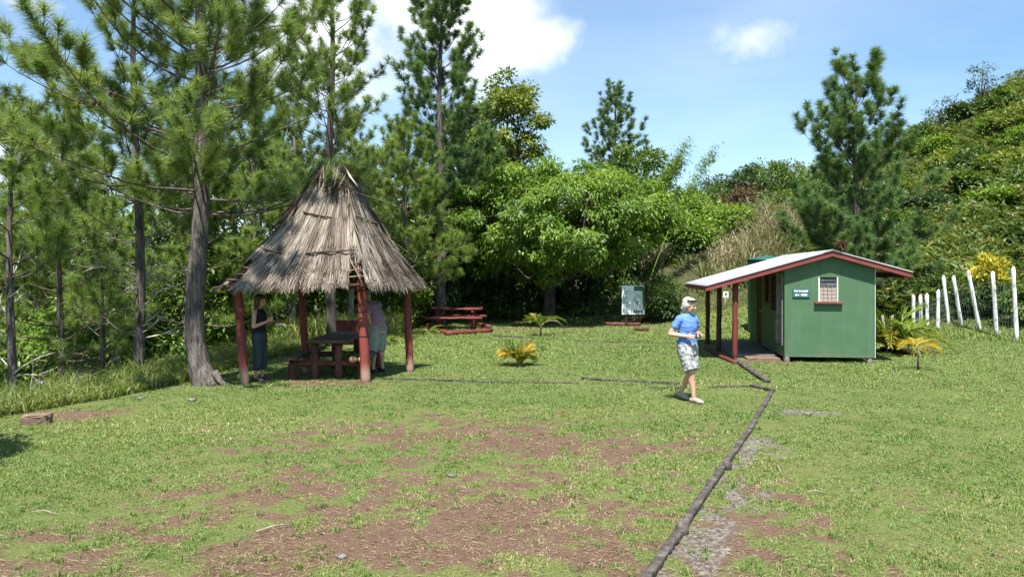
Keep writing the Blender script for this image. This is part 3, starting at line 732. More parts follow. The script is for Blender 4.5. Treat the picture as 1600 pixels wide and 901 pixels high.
for k, (px, Y, H, rw, zb, mt, lab) in enumerate(HILL):
    if Y < 49: H, rw = H * .72, rw * .85
    if Y > 49 and mt != 'leaf_rust': H, rw, zb = H * .75, rw * .8, zb * .75
    elif mt == 'leaf_rust': H += .5
    x = wx(px, Y)
    t = thing('hillside_tree' if H > 1.75 else 'hillside_shrub', lab, 'tree' if H > 1.75 else 'shrub', (x, Y, tz(x, Y) - .1), 0, HG)
    sparse = mt == 'leaf_rust'
    broadleaf(t, 300 + k, H, (rw, rw * .9, zb), .06 + .012 * H, 24 if sparse else 42, 30 if sparse else 100, .17 if sparse else .23, 'leaf_dark' if sparse else mt, fork=.8, clump=.45, flat=.6 if sparse else .8, droop=.2, limbs=7, inner=.5 if sparse else .3)

# ------------------------------------------------------------------ ground cover (nobody could count it)
def scatter(n, px0, px1, Y0_, Y1_, rng):
    y = Y0_ + (Y1_ - Y0_) * rng.random(n) ** 1.1; px = px0 + (px1 - px0) * rng.random(n)
    x = (px - 800) / F_PX * y; return x, y
def build_cover():
    rng = np.random.default_rng(19)
    # ferns over the hillside
    parts = []
    n = 30000
    x, y = scatter(n, 1230, 1680, 25, 60, rng)
    th = x / y; base = np.interp(th, TH, Y0)
    den = fbm(x * .5, y * .5 + 3, 5)
    k = (y > base + 2.2) & (rng.random(n) < sstep(.34, .5, den)); x, y = x[k], y[k]; n = len(x); z = terrain(x, y)
    fr = 7
    X = np.repeat(x, fr); Y = np.repeat(y, fr); Z = np.repeat(z, fr) + .08 + np.repeat(rng.random(n) ** 2 * .9, fr) + .2 * rng.random(n * fr); m = n * fr
    a = rng.random(m) * 6.28; D = np.stack([np.cos(a), np.sin(a), -.1 + 1.1 * rng.random(m)], 1)
    pt = fbm(X * .5 + 20, Y * .5, 3)
    L = .2 + .34 * rng.random(m)
    tt = np.clip(.12 + .75 * pt * rng.random(m) + .3 * rng.random(m), 0, .93); tt = np.where(rng.random(m) < .04, 1, tt)
    parts.append(leaves(np.stack([X, Y, Z], 1), D, np.tile([[0, 0, 1.]], (m, 1)) + rng.normal(size=(m, 3)) * .45, L, L * .24, .1, tt))
    # second half of every frond droops
    V, F, T = join(parts)
    tag(tri_mesh('hillside_ferns', V, F, M['fern'], None, T), 'ferns and low growth covering the steep hillside', 'ferns', kind='stuff')
    # low broad leaves between the shrubs on hill and under the wood
    parts = []
    for (n, p0, p1, a0, a1, hgt, lf) in ((40000, 1000, 1680, 33, 60, .9, .18), (26000, -120, 700, 19.5, 34, .8, .16), (9000, 700, 1060, 32, 40, 1.2, .18)):
        x, y = scatter(n, p0, p1, a0, a1, rng)
        den = fbm(x * .45 + 50, y * .45, 4)
        lim = (x < left_edge(y) - .7) | (y > 30.5) | ((y > 26) & (x < -5.5)) | ((y > 22.5) & (x < -5.2))
        lim &= (y > np.interp(x / y, TH, Y0) + np.where((x / y > .2) & (x / y < .42), 7.6, 0)) | (x / y < .2)
        k = lim & (den > .38); x, y, den = x[k], y[k], den[k]; n = len(x)
        z = terrain(x, y) + hgt * (den - .3) * 2.2 * rng.random(n) ** .6
        D = rdir(n, rng); D[:, 2] -= .3
        tt = np.clip(.9 * fbm(x * .7, y * .7 + 9, 3) * rng.random(n) + .35 * rng.random(n), 0, 1)
        parts.append(leaves(np.stack([x, y, z], 1), D, np.array([0, -.2, 1.]) + rng.normal(size=(n, 3)) * .4, lf * (.6 + .8 * rng.random(n)), lf * .5, .2, tt))
    V, F, T = join(parts)
    tag(tri_mesh('undergrowth', V, F, M['leaf_mid'], None, T), 'leafy undergrowth filling the ground between trees and bushes', 'undergrowth', kind='stuff')
    # long grass along the left edge of the lawn and behind the shelter
    parts = []
    n = 34000
    y = 9.5 + 15 * rng.random(n) ** 1.2; e = left_edge(y)
    x = e + .15 - 5.2 * rng.random(n) ** 1.7
    den = fbm(x * .8, y * .8 + 30, 4); k = den > .36 - .1 * (x > e - 1.2); x, y, e = x[k], y[k], e[k]; n = len(x)
    a = rng.random(n) * 6.28; d = np.stack([np.cos(a), np.sin(a), 0 * a], 1)
    dist = np.clip(e - x + .15, 0, 3)
    h = (.16 + .55 * np.clip(dist / 1.1, 0, 1)) * (.5 + .9 * rng.random(n))
    tt = np.clip(.5 * fbm(x * .9 + 3, y * .9, 3) + .45 * rng.random(n), 0, .9); tt = np.where(rng.random(n) < .06, 1, tt)
    parts.append(strips(np.stack([x, y, terrain(x, y)], 1), d, h, .011 + .0004 * y, .3 + .9 * rng.random(n), rng, tt))
    n = 9000; x = -7.5 + 6.6 * rng.random(n); y = 21.6 + 5.2 * rng.random(n); k = (y > 21.6 + np.maximum(x + 5.2, 0) * 1.3) & (x < -3.6 + 0 * y); x, y = x[k], y[k]; n = len(x)
    a = rng.random(n) * 6.28; d = np.stack([np.cos(a), np.sin(a), 0 * a], 1)
    parts.append(strips(np.stack([x, y, terrain(x, y)], 1), d, .35 + .9 * rng.random(n), .02, .5 + .9 * rng.random(n), rng, np.clip(.2 + .75 * rng.random(n), 0, 1)))
    V, F, T = join(parts)
    tag(tri_mesh('tall_grass', V, F, M['tallgrass'], None, T), 'long uncut green grass along the left edge of the lawn', 'tall grass', kind='stuff')
    # dry reeds on the bank behind the hut
    parts = []
    for n, p0, p1, a0, a1, hh in ((4200, 1005, 1240, 33.4, 38.5, .75), (2200, 1160, 1245, 34, 42, 1.8), (2600, 1000, 1100, 33.2, 37, 1.1)):
        x, y = scatter(n, p0, p1, a0, a1, rng)
        den = fbm(x * .5 + 11, y * .5, 4); k = den > .42; x, y = x[k], y[k]; n = len(x)
        a = rng.random(n) * 6.28; d = np.stack([np.cos(a), np.sin(a), 0 * a], 1)
        tt = np.clip(fbm(x * .4 + 77, y * .4, 3) * 1.3 - .35 + .45 * rng.random(n), 0, 1)
        parts.append(strips(np.stack([x, y, terrain(x, y)], 1), d, hh * (.5 + .8 * rng.random(n)), .045, .35 + .9 * rng.random(n), rng, tt))
    V, F, T = join(parts)
    tag(tri_mesh('dry_reeds', V, F, M['drygrass'], None, T), 'tall straw coloured reeds on the bank behind the porch', 'reeds', kind='stuff')
    # rougher grass below the fence and on the rising lawn behind the porch
    n = 9000
    x, y = scatter(n, 1080, 1680, 21.5, 33, rng)
    th = x / y; k = (y > np.interp(th, TH, Y0) - 1.6) & (y < np.interp(th, TH, Y0) + 9) ; x, y = x[k], y[k]; n = len(x)
    a = rng.random(n) * 6.28; d = np.stack([np.cos(a), np.sin(a), 0 * a], 1)
    V, F, T = strips(np.stack([x, y, terrain(x, y)], 1), d, .09 + .14 * rng.random(n) * (x / y > .48), .03, .4 + .7 * rng.random(n), rng, np.clip(.15 + .6 * rng.random(n), 0, 1))
    tag(tri_mesh('rough_grass', V, F, M['tallgrass'], None, T), 'rougher uncut grass at the foot of the hillside and fence', 'grass', kind='stuff')
build_cover()

# ------------------------------------------------------------------ PALMS, FERNS, SHRUBS on the lawn
def fronds(root, seed, n, length, rise, leaflet, mat, tone, stem_h=.1, width=.018, pairs=16, spread=1.0, name='frond', az=None, droop=1.5):
    rng = np.random.default_rng(seed)
    for k in range(n):
        a = (6.28 * k / n + rng.normal() * .3) if az is None else az[k]
        L = length * (.75 + .45 * rng.random()); e = rise * (.7 + .5 * rng.random())
        d = np.array([math.cos(a) * spread, math.sin(a) * spread, e])
        P = path((rng.normal() * .02, rng.normal() * .02, stem_h), d, L, 9, rng, -droop * (.7 + .6 * rng.random()), .03)
        V1, F1 = tube(P, np.linspace(.012, .004, 10) * (L / .9), 5, False)
        s = np.repeat(np.linspace(.18, 1, pairs), 2); m = len(s); sg = np.tile([1, -1], pairs)
        pos = np.stack([np.interp(s * 9, range(10), P[:, c]) for c in range(3)], 1)
        T, A, B = frames(P); tg = np.stack([np.interp(s * 9, range(10), T[:, c]) for c in range(3)], 1)
        sd = np.stack([np.interp(s * 9, range(10), A[:, c]) for c in range(3)], 1); up = np.stack([np.interp(s * 9, range(10), B[:, c]) for c in range(3)], 1)
        D = tg * .75 + sd * sg[:, None] * (.9 - .35 * s)[:, None] + up * .22 + rng.normal(size=(m, 3)) * .08
        LL = leaflet * (np.sin(np.clip(s * 1.05, 0, 1) * 2.6 + .35)) * (.85 + .3 * rng.random(m)) + .03
        ft = tone[0] + (tone[1] - tone[0]) * rng.random()
        V2, F2, T2 = leaves(pos, D, up, LL, width, .25, np.clip(ft + .12 * rng.normal(size=m), 0, 1))
        V, F, T = join([(V1, F1, np.full(len(V1), min(1, ft + .1))), (V2, F2, T2)])
        tri_mesh(name, V, F, M[mat], root, T)
PALM = 'young palms on the lawn'
x, y = gp(812, 571)
t = thing('young_palm', 'low bushy yellow palm alone on the open lawn in the middle', 'palm', (x, y, tz(x, y)), 0, PALM)
fronds(t, 5, 26, .64, 1.5, .22, 'palm', (.15, .95), .02, .026, 12, .62, droop=1.9)
x, y = gp(845, 524)
t = thing('young_palm', 'small palm in front of the shaded tree with one long withered grey frond', 'palm', (x, y, tz(x, y)), 0, PALM)
fronds(t, 7, 7, .85, 1.2, .3, 'palm', (.1, .6), .25, .026, 13, .9)
tube_obj('stem', [(0, 0, -.05), (0, 0, .15), (.02, 0, .3)], [.03, .028, .02], M['bark_dark'], t)
fronds(t, 8, 1, .95, .8, .16, 'drygrass', (.75, .85), .3, .03, 14, 1.0, name='withered_frond', az=[.05], droop=1.6)
x, y = gp(1434, 578)
t = thing('palm_sapling', 'thin stemmed palm sapling with a few yellow fronds right of the hut', 'palm', (x, y, tz(x, y)), 0, PALM)
tube_obj('stem', [(0, 0, -.05), (.01, 0, .2), (-.02, 0, .48)], [.028, .02, .014], M['bark_dark'], t)
fronds(t, 9, 5, .62, 1.3, .2, 'palm', (.6, .95), .46, .02, 14, 1.0, az=[.5, 3.3, 2.2, 5.6, 1.2], droop=2.0)
fronds(t, 10, 1, .5, .7, .12, 'drygrass', (.8, .9), .44, .02, 12, 1.0, name='withered_frond', az=[.15], droop=2.6)
t = tree_root('areca_palm', 'large clump of arching green and yellow palm fronds against the right wall of the hut', 'palm', 1394, 19.6)
fronds(t, 11, 16, 1.7, 1.9, .44, 'palm_green', (.3, .95), .05, .036, 22, .8, droop=2.1)
fronds(t, 14, 9, 1.5, 1.5, .42, 'palm', (.3, .8), .05, .034, 20, .9, droop=2.0)
fronds(t, 12, 8, 1.1, .9, .36, 'palm', (.5, .98), .1, .03, 15, 1.0, droop=1.8)
for k in range(6):
    a = k * 1.05; tube_obj('stem', [(.12 * math.cos(a), .12 * math.sin(a), -.05), (.2 * math.cos(a), .2 * math.sin(a), .5), (.26 * math.cos(a), .26 * math.sin(a), .95)], [.035, .03, .02], M['bark_pale'], t)
t = tree_root('areca_palm', 'golden green palm low in the long grass left of the large foreground pine', 'palm', 268, 17.2)
fronds(t, 13, 12, 1.0, 1.1, .3, 'palm', (.2, .75), .05, .026, 15, .9)
t = tree_root('areca_palm', 'low golden palm between the large foreground pine and the left shelter post', 'palm', 352, 19.0)
fronds(t, 15, 10, .95, 1.2, .3, 'palm', (.2, .7), .05, .026, 15, .9)
for px, Y, lab, sd in ((590, 21.8, 'low fern clump behind the person in the mauve shirt', 21), (612, 23, 'low fern clump just left of the right shelter post', 22), (668, 25.6, 'low fern clump left of the red picnic table logs', 23)):
    t = tree_root('fern', lab, 'fern', px, Y, 'ferns on the lawn edge')
    fronds(t, sd, 9, .62, .9, .16, 'fern', (.4, .8), .02, .04, 10, 1.0)
x, y = gp(546, 585)
t = thing('leafy_plant', 'small bright leafy plant growing at the foot of the front shelter post', 'plant', (x, y, 0))
broadleaf(t, 401, .5, (.26, .22, .06), .012, 26, 26, .075, 'leaf_bright', fork=.6, clump=.1, limbs=6, droop=.1, trunk_name='stem', crown_name='foliage')
t = tree_root('shrub', 'dark dense bush right beside the map board', 'shrub', 1034, 29.6)
broadleaf(t, 402, 1.75, (.78, .7, .05), .05, 60, 120, .13, 'leaf_dark', fork=.5, clump=.3, limbs=8, droop=-.4, flat=1.2, aspect=.28)
t = tree_root('croton', 'yellow leaved croton bush behind the white fence posts', 'shrub', 1544, 27.4)
broadleaf(t, 403, 2.1, (.6, .55, .95), .05, 34, 50, .17, 'leaf_yellow', fork=.7, clump=.26, limbs=8, droop=-.5, aspect=.35)
for k, (px, Y, H, rw, mt, lab) in enumerate(((1462, 28.4, 1.3, .8, 'leaf_dark', 'dark hedge bush behind the leftmost fence posts'), (1500, 28.2, 1.45, .9, 'leaf_mid', 'hedge bush behind the middle leaning fence posts'),
                                        (1553, 27.0, 1.25, .9, 'leaf_dark', 'hedge bush below the yellow croton'), (1600, 25.4, 1.35, .8, 'leaf_mid', 'hedge bush behind the rightmost fence post'))):
    t = tree_root('hedge_bush', lab, 'shrub', px, Y, 'hedge bushes behind the fence')
    broadleaf(t, 410 + k, H, (rw, .55, .02), .03, 40, 80, .13, mt, fork=.6, clump=.28, limbs=6, droop=.1)
t = tree_root('dry_shrub', 'rust coloured dry shrub tip showing over the ridge of the hut', 'shrub', 1312, 24.0)
broadleaf(t, 420, 3.05, (.22, .22, 2.3), .03, 14, 40, .09, 'leaf_rust', fork=.8, clump=.12, limbs=5, droop=-.2)
t = thing('shrub', 'leafy bush standing just past the left edge whose shadow lies on the lawn', 'shrub', (-6.35, 7.6, tz(-6.35, 7.6)))
broadleaf(t, 430, 2.1, (.85, .8, .9), .05, 40, 110, .12, 'leaf_mid', fork=.8, clump=.3, limbs=6)
for k, (px, Y, lab) in enumerate(((1440, 46, 'spiky yellow green rosette plant on the slope beside the bushy pine'), (1490, 45, 'spiky rosette plant halfway up the slope in the open ferns'),
                                  (1540, 50, 'spiky rosette plant high on the slope near the crest'), (1580, 38, 'spiky rosette plant on the lower slope above the croton'),
                                  (1515, 37, 'spiky rosette plant on the lower slope above the leaning posts'), (1238, 36, 'spiky dark palm left of the trunk of the bushy pine'))):
    t = tree_root('rosette_plant', lab, 'plant', px, Y, 'rosette plants on the slope')
    fronds(t, 60 + k, 18, 1.15, 1.5, .2, 'palm_green' if k == 5 else 'palm', (.15, .5), .45, .07, 10, .8, droop=1.3)
# bamboo leaning out of the spreading crown
t = tree_root('bamboo', 'feathery bamboo canes arching out to the right above the spreading tree', 'bamboo', 972, 34.5)
rng = np.random.default_rng(77); canes, lv = [], []
for k in range(4):
    a = -.15 + .12 * rng.normal(); L = 7.1 + 1.1 * rng.random()
    P = path((rng.normal() * .3, rng.normal() * .3, 0), (.3 + .05 * rng.normal(), .05 * rng.normal(), 1), L, 12, rng, -.75, .02)
    P[:, 0] += np.linspace(0, 1, 13) ** 3 * (.1 + .12 * k)
    canes.append(tube(P, np.linspace(.028, .006, 13), 6, False))
    s = .5 + .5 * rng.random(900); pos = np.stack([np.interp(s * 12, range(13), P[:, c]) for c in range(3)], 1) + rng.normal(size=(900, 3)) * .15
    D = rng.normal(size=(900, 3)) * .6 + np.array([.5, 0, -.5])
    lv.append(leaves(pos, D, np.array([0, 0, 1.]) + rng.normal(size=(900, 3)) * .4, .2, .042, .1, rng.random(900)))
V, F, T = join(canes); tri_mesh('canes', V, F, M['palm_green'], t, np.full(len(V), .8), True)
V, F, T = join(lv); tri_mesh('foliage', V, F, M['leaf_bright'], t, T)
# pale flower heads in the long grass
for k, (px, py, Y, lab) in enumerate(((62, 598, 12.6, 'pale mauve flower head in front of the thin straight pine trunk'), (121, 589, 14.2, 'pale mauve flower head right of the thin straight pine'),
                                     (437, 507, 19.5, 'pale mauve flower head behind the woman in black'), (181, 560, 16.4, 'pale mauve flower head beside the forked young pine'))):
    x = wx(px, Y); zt = wz(py, Y)
    g0 = tz(x, Y)
    t = thing('flower', lab, 'flower', (x, Y, g0), 0, 'pale flower heads in the long grass')
    hh = max(.35, zt - g0)
    tube_obj('stem', [(0, 0, -.02), (.02, 0, hh * .6), (0, 0, hh)], [.006, .005, .004], M['palm_green'], t, 5)
    parts = []; rng = np.random.default_rng(k)
    for q in range(14):
        c = rng.normal(size=3) * [.04, .03, .025] + [0, 0, hh]
        d = rdir(5, rng); parts.append(leaves(np.tile(c, (5, 1)), d, rdir(5, rng), .04, .03, .1))
    V, F, T = join(parts); tri_mesh('blossom', V, F, M['flower'], t)

# ------------------------------------------------------------------ THATCHED SHELTER
def lerp(a, b, t): return a + (b - a) * t
def build_shelter():
    cx, cy = -3.5, 14.95
    root = thing('thatched_shelter', 'open shelter with a steep grey thatched roof on red painted log posts', 'shelter', (cx, cy, 0))
    o = np.array([cx, cy, 0])
    posts = [((383, 600), (371, 452), .078), ((572, 597), (564, 440), .086), ((641, 580), (635, 452), .075), ((480, 582), (470, 450), .075)]
    for (b, tp, r) in posts:
        x, y = gp(*b); xt = wx(tp[0], y + .12); zt = wz(tp[1], y + .12) + .12
        po = tube_obj('post', np.array([(x + (xt - x) * k, y + .12 * k, zt * k - .1 * (1 - k)) for k in np.linspace(0, 1, 12)]) - o, np.linspace(r * 1.08, r * .94, 12), M['post'], root, 14, 1, .05)
        if b[0] == 572:
            for k in (.43, .66, .86):
                band = tube_obj('wire_tie', [(np.array((x + (xt - x) * k, y + .12 * k, zt * k + dz)) - o) for dz in (-.008, .008)], r * 1.06, M['dark'], po, 14)
    EL = np.array([wx(343, 13.6), 13.6, 1.8]); EF = np.array([wx(566, 13.75), 13.75, 1.84]); ER = np.array([wx(660, 16.15), 16.15, 1.8]); EB = EL + ER - EF; EB[2] = 1.76
    RL = np.array([wx(506, 14.85), 14.85, 4.05]); RR = np.array([wx(541, 14.95), 14.95, 4.02])
    faces = {'front': (EL, EF, RL, RR, 7200), 'right': (EF, ER, RR, RR + [.05, .15, 0], 5200), 'back': (ER, EB, RR, RL, 1700), 'left': (EB, EL, RL + [-.05, .15, 0], RL, 3600)}
    rng = np.random.default_rng(31)
    base, st = [], []
    def pt(fc, u, t):
        a, b, c, d, _ = fc
        u = np.asarray(u)[..., None]; t = np.asarray(t)[..., None]
        bot = a + (b - a) * u; top = c + (d - c) * u
        p = top + (bot - top) * t
        z = p[..., 2:3] - .24 * np.sin(np.clip(t, 0, 1) * np.pi) * (1 - .3 * t) + .03 * np.sin(u * 40)
        return np.concatenate([p[..., :2], z], -1)
    def gap(nm, u, t):
        if nm == 'front': return ((u > .905 + .1 * (1 - t)) & (t > .72) & (t < 1.02)) | ((u < .115 - .25 * (.97 - t)) & (t > .74) & (t < .97))
        if nm == 'right': return (u < .035) & (t > .76)
        if nm == 'left': return (u > .93) & (t > .76) & (t < .97)
        return (u < -1)
    for nm, fc in faces.items():
        nu, nt = 46, 20
        U, Tt = np.meshgrid(np.linspace(0, 1, nu), np.linspace(0, .985, nt)); V = pt(fc, U, Tt).reshape(-1, 3)
        i = (np.arange(nt - 1)[:, None] * nu + np.arange(nu - 1)[None]); uc = (U[:-1, :-1] + U[1:, 1:]) / 2; tc = (Tt[:-1, :-1] + Tt[1:, 1:]) / 2
        ok = ~gap(nm, uc, tc); i = i[ok]
        q = np.stack([i, i + 1, i + nu + 1, i + nu], 1)
        Fq = np.concatenate([q[:, [0, 1, 2]], q[:, [0, 2, 3]]])
        # a second skin 7 cm below, so the thatch has thickness
        base.append((V, Fq)); V2 = V.copy(); V2[:, 2] -= .07; base.append((V2, Fq[:, ::-1]))
        a, b, c, d, n = fc
        nrm = unit(np.cross(b - a, (c + d) / 2 - (a + b) / 2)); nrm = nrm if nrm[2] > 0 else -nrm
        sl = np.linalg.norm((c + d) / 2 - (a + b) / 2)
        t0 = rng.random(n) ** .75; u = rng.random(n)
        L = (.3 + .55 * rng.random(n)) / sl
        fr = rng.random(n) < .17; t0 = np.where(fr, .86 + .06 * rng.random(n), t0)
        t1 = np.minimum(t0 + L, np.where(t0 > .75, 1.0 + .065 * rng.random(n) ** 2.5 + .014 * np.sin(u * 41) + .05 * (fbm(u * 14, t0 * 0 + 7, 2) - .4), 2))
        rows = 8; qz = (rng.random(n) < .6) & ~fr & (t0 < .9); row = (np.floor(t0 * rows) + 1 + .25 * (fbm(u * 9, t0 * 0 + 3, 2) - .45)) / rows
        t1 = np.where(qz, np.minimum(row + rng.normal(size=n) * .012, 1.04), t1); t0 = np.where(qz, np.maximum(t1 - .24 - .06 * rng.random(n), 0), t0)
        u1 = np.clip(u + rng.normal(size=n) * .022 * (1 + (nm in ('right', 'left')) * .8), -.02, 1.02)
        ok = ~(gap(nm, u, t0) | gap(nm, u, (t0 + t1) / 2) | gap(nm, u1, t1 - .02)); u, u1, t0, t1, qz = u[ok], u1[ok], t0[ok], t1[ok], qz[ok]; n = len(u)
        lift = np.where(qz, .035 + .035 * rng.random(n), .008 + .045 * rng.random(n) ** 1.5)
        P0 = pt(fc, u, t0) + nrm * .006; P1 = pt(fc, (u + u1) / 2, (t0 + t1) / 2) + nrm * (lift * .7)[:, None]; P2 = pt(fc, u1, t1) + nrm * lift[:, None] - np.array([0, 0, 1]) * (.03 * rng.random(n))[:, None]
        w = (.0032 + .006 * rng.random(n))[:, None]; s = unit(np.cross(P2 - P0, nrm) + rng.normal(size=(n, 3)) * .15)
        V = np.stack([P0 - s * w, P0 + s * w, P1 - s * w, P1 + s * w, P2 - s * w * .4, P2 + s * w * .4], 1).reshape(-1, 3)
        i = np.arange(n)[:, None] * 6
        Fs = np.concatenate([i + np.array([[0, 1, 3]]), i + np.array([[0, 3, 2]]), i + np.array([[2, 3, 5]]), i + np.array([[2, 5, 4]])])
        patch = fbm(u * 22, t0 * 3 + 13, 3)
        tt = np.clip(rng.random(n) * .7 + (1.1 + .9 * (nm == 'right')) * (patch - .47) + .2, 0, 1)
        st.append((V, Fs, np.repeat(tt, 6)))
    # ragged straws over the hips and the ridge
    def loose(P0, P1, n, sp, w=.008, tone=(.1, .9)):
        k = rng.random(n); a = P0 + (P1 - P0) * k[:, None] + rng.normal(size=(n, 3)) * sp
        return a
    for (e, r) in ((EL, RL), (EF, RR), (ER, RR), (EB, RL)):
        n = 230; k = rng.random(n) ** .8; a = r + (e - r) * k[:, None]; a[:, 2] -= .21 * np.sin(k * np.pi); a[:, 2] += .03
        k_ok = (k < .6) if e is EF else (k < .62)
        a = a[k_ok]; n = len(a)
        D = unit(e - r) + rng.normal(size=(n, 3)) * .13
        st.append(leaves(a, D, np.tile([[0, 0, 1.]], (n, 1)) + rng.normal(size=(n, 3)) * .3, .35 + .4 * rng.random(n), .022, .1, rng.random(n)))
    n = 380; k = -.05 + 1.1 * rng.random(n); a = RL + (RR - RL) * k[:, None] + rng.normal(size=(n, 3)) * [.06, .07, .045] + [0, 0, .05]
    D = np.stack([rng.normal(size=n) * .38 + (k - .5) * .5, rng.normal(size=n) * .5, -1.1 + .3 * rng.random(n)], 1)
    st.append(leaves(a, D, rdir(n, rng), .3 + .5 * rng.random(n), .014, .1, rng.random(n) ** 1.6))
    n = 160; a = RR + rng.normal(size=(n, 3)) * [.05, .05, .03] + [.02, 0, .03]; D = np.stack([1 + .2 * rng.random(n), rng.normal(size=n) * .4, rng.normal(size=n) * .22], 1)
    st.append(leaves(a, D, rdir(n, rng), .1 + .18 * rng.random(n), .02, .1, rng.random(n) * .5))
    V, F, T = join(base); V -= o
    th = tri_mesh('thatch', V, F, M['thatch_base'], root)
    V, F, T = join(st); V -= o
    tri_mesh('straw', V, F, M['straw'], th, T)
    # roof frame: rafters, battens seen in the gaps, the poles tied over the thatch
    def stick(nm, a, b, r, mat, n=5, j=.004):
        P = np.array([a + (b - a) * k for k in np.linspace(0, 1, n)]) + rng.normal(size=(n, 3)) * j
        return tube_obj(nm, P - o, np.linspace(r, r * .8, n), M[mat], root, 7)
    for e, r in ((EL, RL), (EF, RR), (ER, RR), (EB, RL)):
        P = np.array([r + (e - r) * k - np.array([0, 0, .1 + .22 * math.sin(k * math.pi)]) for k in np.linspace(0, .985, 7)])
        tube_obj('rafter', P - o, .035, M['red_dark'], root, 7)
    for a, b in ((EL, EF), (EF, ER), (ER, EB), (EB, EL)):
        stick('eave_beam', a * .92 + (EL + EF + ER + EB) / 4 * .08 + [0, 0, -.04], b * .92 + (EL + EF + ER + EB) / 4 * .08 + [0, 0, -.04], .04, 'red_dark')
    ff, fr_ = faces['front'], faces['right']
    for tt in (.78, .86, .93):
        stick('batten', pt(ff, .86, tt) + [0, -.01, -.02], pt(ff, 1.0, tt) + [0.02, -.02, 0], .014, 'batten')
        stick('batten', pt(fr_, 0, tt) + [0, -.02, 0], pt(fr_, .08, tt), .014, 'batten')
    for tt in (.8, .87, .93):
        stick('batten', pt(ff, -.005, tt) + [0, -.02, 0], pt(ff, .12, tt) + [0, 0, -.01], .014, 'batten')
    for u0, u1 in ((.93, .99),):
        stick('batten', pt(ff, u0, .74) + [0, -.03, .02], pt(ff, u1, .98) + [0, -.03, 0], .013, 'batten')
    stick('binding_pole', pt(ff, .52, .715) + [0, -.05, .05], pt(ff, .99, .69) + [0, -.06, .05], .02, 'table_wood', 7)
    stick('binding_pole', pt(ff, .08, .66) + [0, -.05, .05], pt(ff, .26, .68) + [0, -.05, .05], .018, 'table_wood', 5)
    stick('binding_pole', pt(ff, .22, .34) + [0, -.05, .05], pt(ff, .7, .38) + [0, -.05, .05], .018, 'red_dark', 7, .006)
    stick('binding_pole', pt(fr_, .05, .36) + [.04, -.02, .05], pt(fr_, .95, .4) + [.05, 0, .05], .013, 'batten', 6, .006)
    stick('loose_cane', RR + [-.05, -.2, -.35], RR + [1.15, .2, -.75], .005, 'batten', 5, .01)
    stick('loose_cane', RR + [.35, 0, -.95], RR + [1.35, .5, -1.75], .005, 'batten', 5, .01)
    stick('loose_cane', RL + [-.1, -.2, -.22], RL + [.5, -.2, -.35], .016, 'red_dark', 5, .01)
build_shelter()

# ------------------------------------------------------------------ TIMBER TABLES
def log(name, a, b, r, mat, parent=None, rnd=.06, n=9, seg=12, flat=1, bow=0, jit=.006):
    a, b = np.array(a, float), np.array(b, float)
    P = np.array([a + (b - a) * k + np.array([0, 0, bow * math.sin(k * math.pi)]) for k in np.linspace(0, 1, n)]) + RNG.normal(size=(n, 3)) * jit
    V, F = tube(P, r * (1 + .05 * RNG.normal(size=n)), seg, True, flat, rnd)
    return tri_mesh(name, V, F, M[mat], parent, None, False)
t = thing('picnic_table', 'dark timber picnic table with log benches under the thatched shelter', 'picnic table', (-3.5, 15.5, 0))
for k in range(5):
    box('tabletop_plank', -.37 + .15 * k, -.225 + .15 * k, -1.05, 1.1, .70, .755, M['table_wood'], t, .008)
for sx in (-.26, .2):
    for sy in (-.85, .85): log('leg', (sx, sy, -.05), (sx, sy, .695), .075, 'red_dark', t)
for sy in (-.85, .85): log('cross_bar', (-.75, sy, .30), (.72, sy, .30), .06, 'red_dark', t)
for k in (0, 1): box('bench_plank', -.84 + .165 * k, -.68 + .165 * k, -1.2, 1.05, .395, .45, M['table_wood'], t, .008)
for sx in (-.68, .62):
    for k in (0, 1):
        if sx < 0: continue
        b = log('bench_log', (sx - .09 + .17 * k, -1.15, .40), (sx - .09 + .17 * k, 1.05, .40), .085, 'table_wood', t, .05, 9, 12, .75)
        V, F = tube([(sx - .09 + .17 * k, -1.156, .40), (sx - .09 + .17 * k, -1.15, .40)], .078, 12, True, .75); tri_mesh('cut_end', V, F, M['log_end'], b)
    for sy in (-.85, .85): log('bench_leg', (sx, sy, -.05), (sx, sy, .335), .085, 'red_dark', t)
t = thing('wooden_seat', 'red plank backed wooden seat beyond the table under the shelter', 'seat', (-3.72, 17.6, 0))
for k in range(4): box('back_plank', -.36 + .18 * k, -.185 + .18 * k, .2, .24, .42, .93, M['red_wood'], t)
box('seat_board', -.36, .36, -.2, .19, .4, .44, M['red_wood'], t)
for sx in (-.3, .3):
    for sy in (-.15, .15): log('leg', (sx, sy, -.05), (sx, sy, .395), .035, 'red_dark', t)
x, y = gp(714, 514)
t = thing('picnic_table', 'red painted log picnic table out on the lawn at the wood edge', 'picnic table', (x, y, tz(x, y)), R(-4))
for k in range(4): log('tabletop_log', (-.92, -.3 + .2 * k, .74), (.92, -.3 + .2 * k, .74), .07, 'red_wood', t, .05, 9, 12, .6)
for sy in (-.72, .72):
    for k in (0, 1): log('bench_log', (-1.0, sy - .075 + .15 * k, .44), (1.0, sy - .075 + .15 * k, .44), .07, 'red_wood', t, .05, 9, 12, .7)
for sx in (-.6, .6):
    log('cross_bar', (sx, -.8, .33), (sx, .8, .33), .055, 'red_wood', t); log('cross_bar', (sx, -.36, .645), (sx, .36, .645), .05, 'red_wood', t)
    for sy in (-.28, .28): log('leg', (sx, sy * 1.6, -.05), (sx, sy * .7, .62), .07, 'red_wood', t)
RL_G = 'red logs laid as edging round the picnic table'
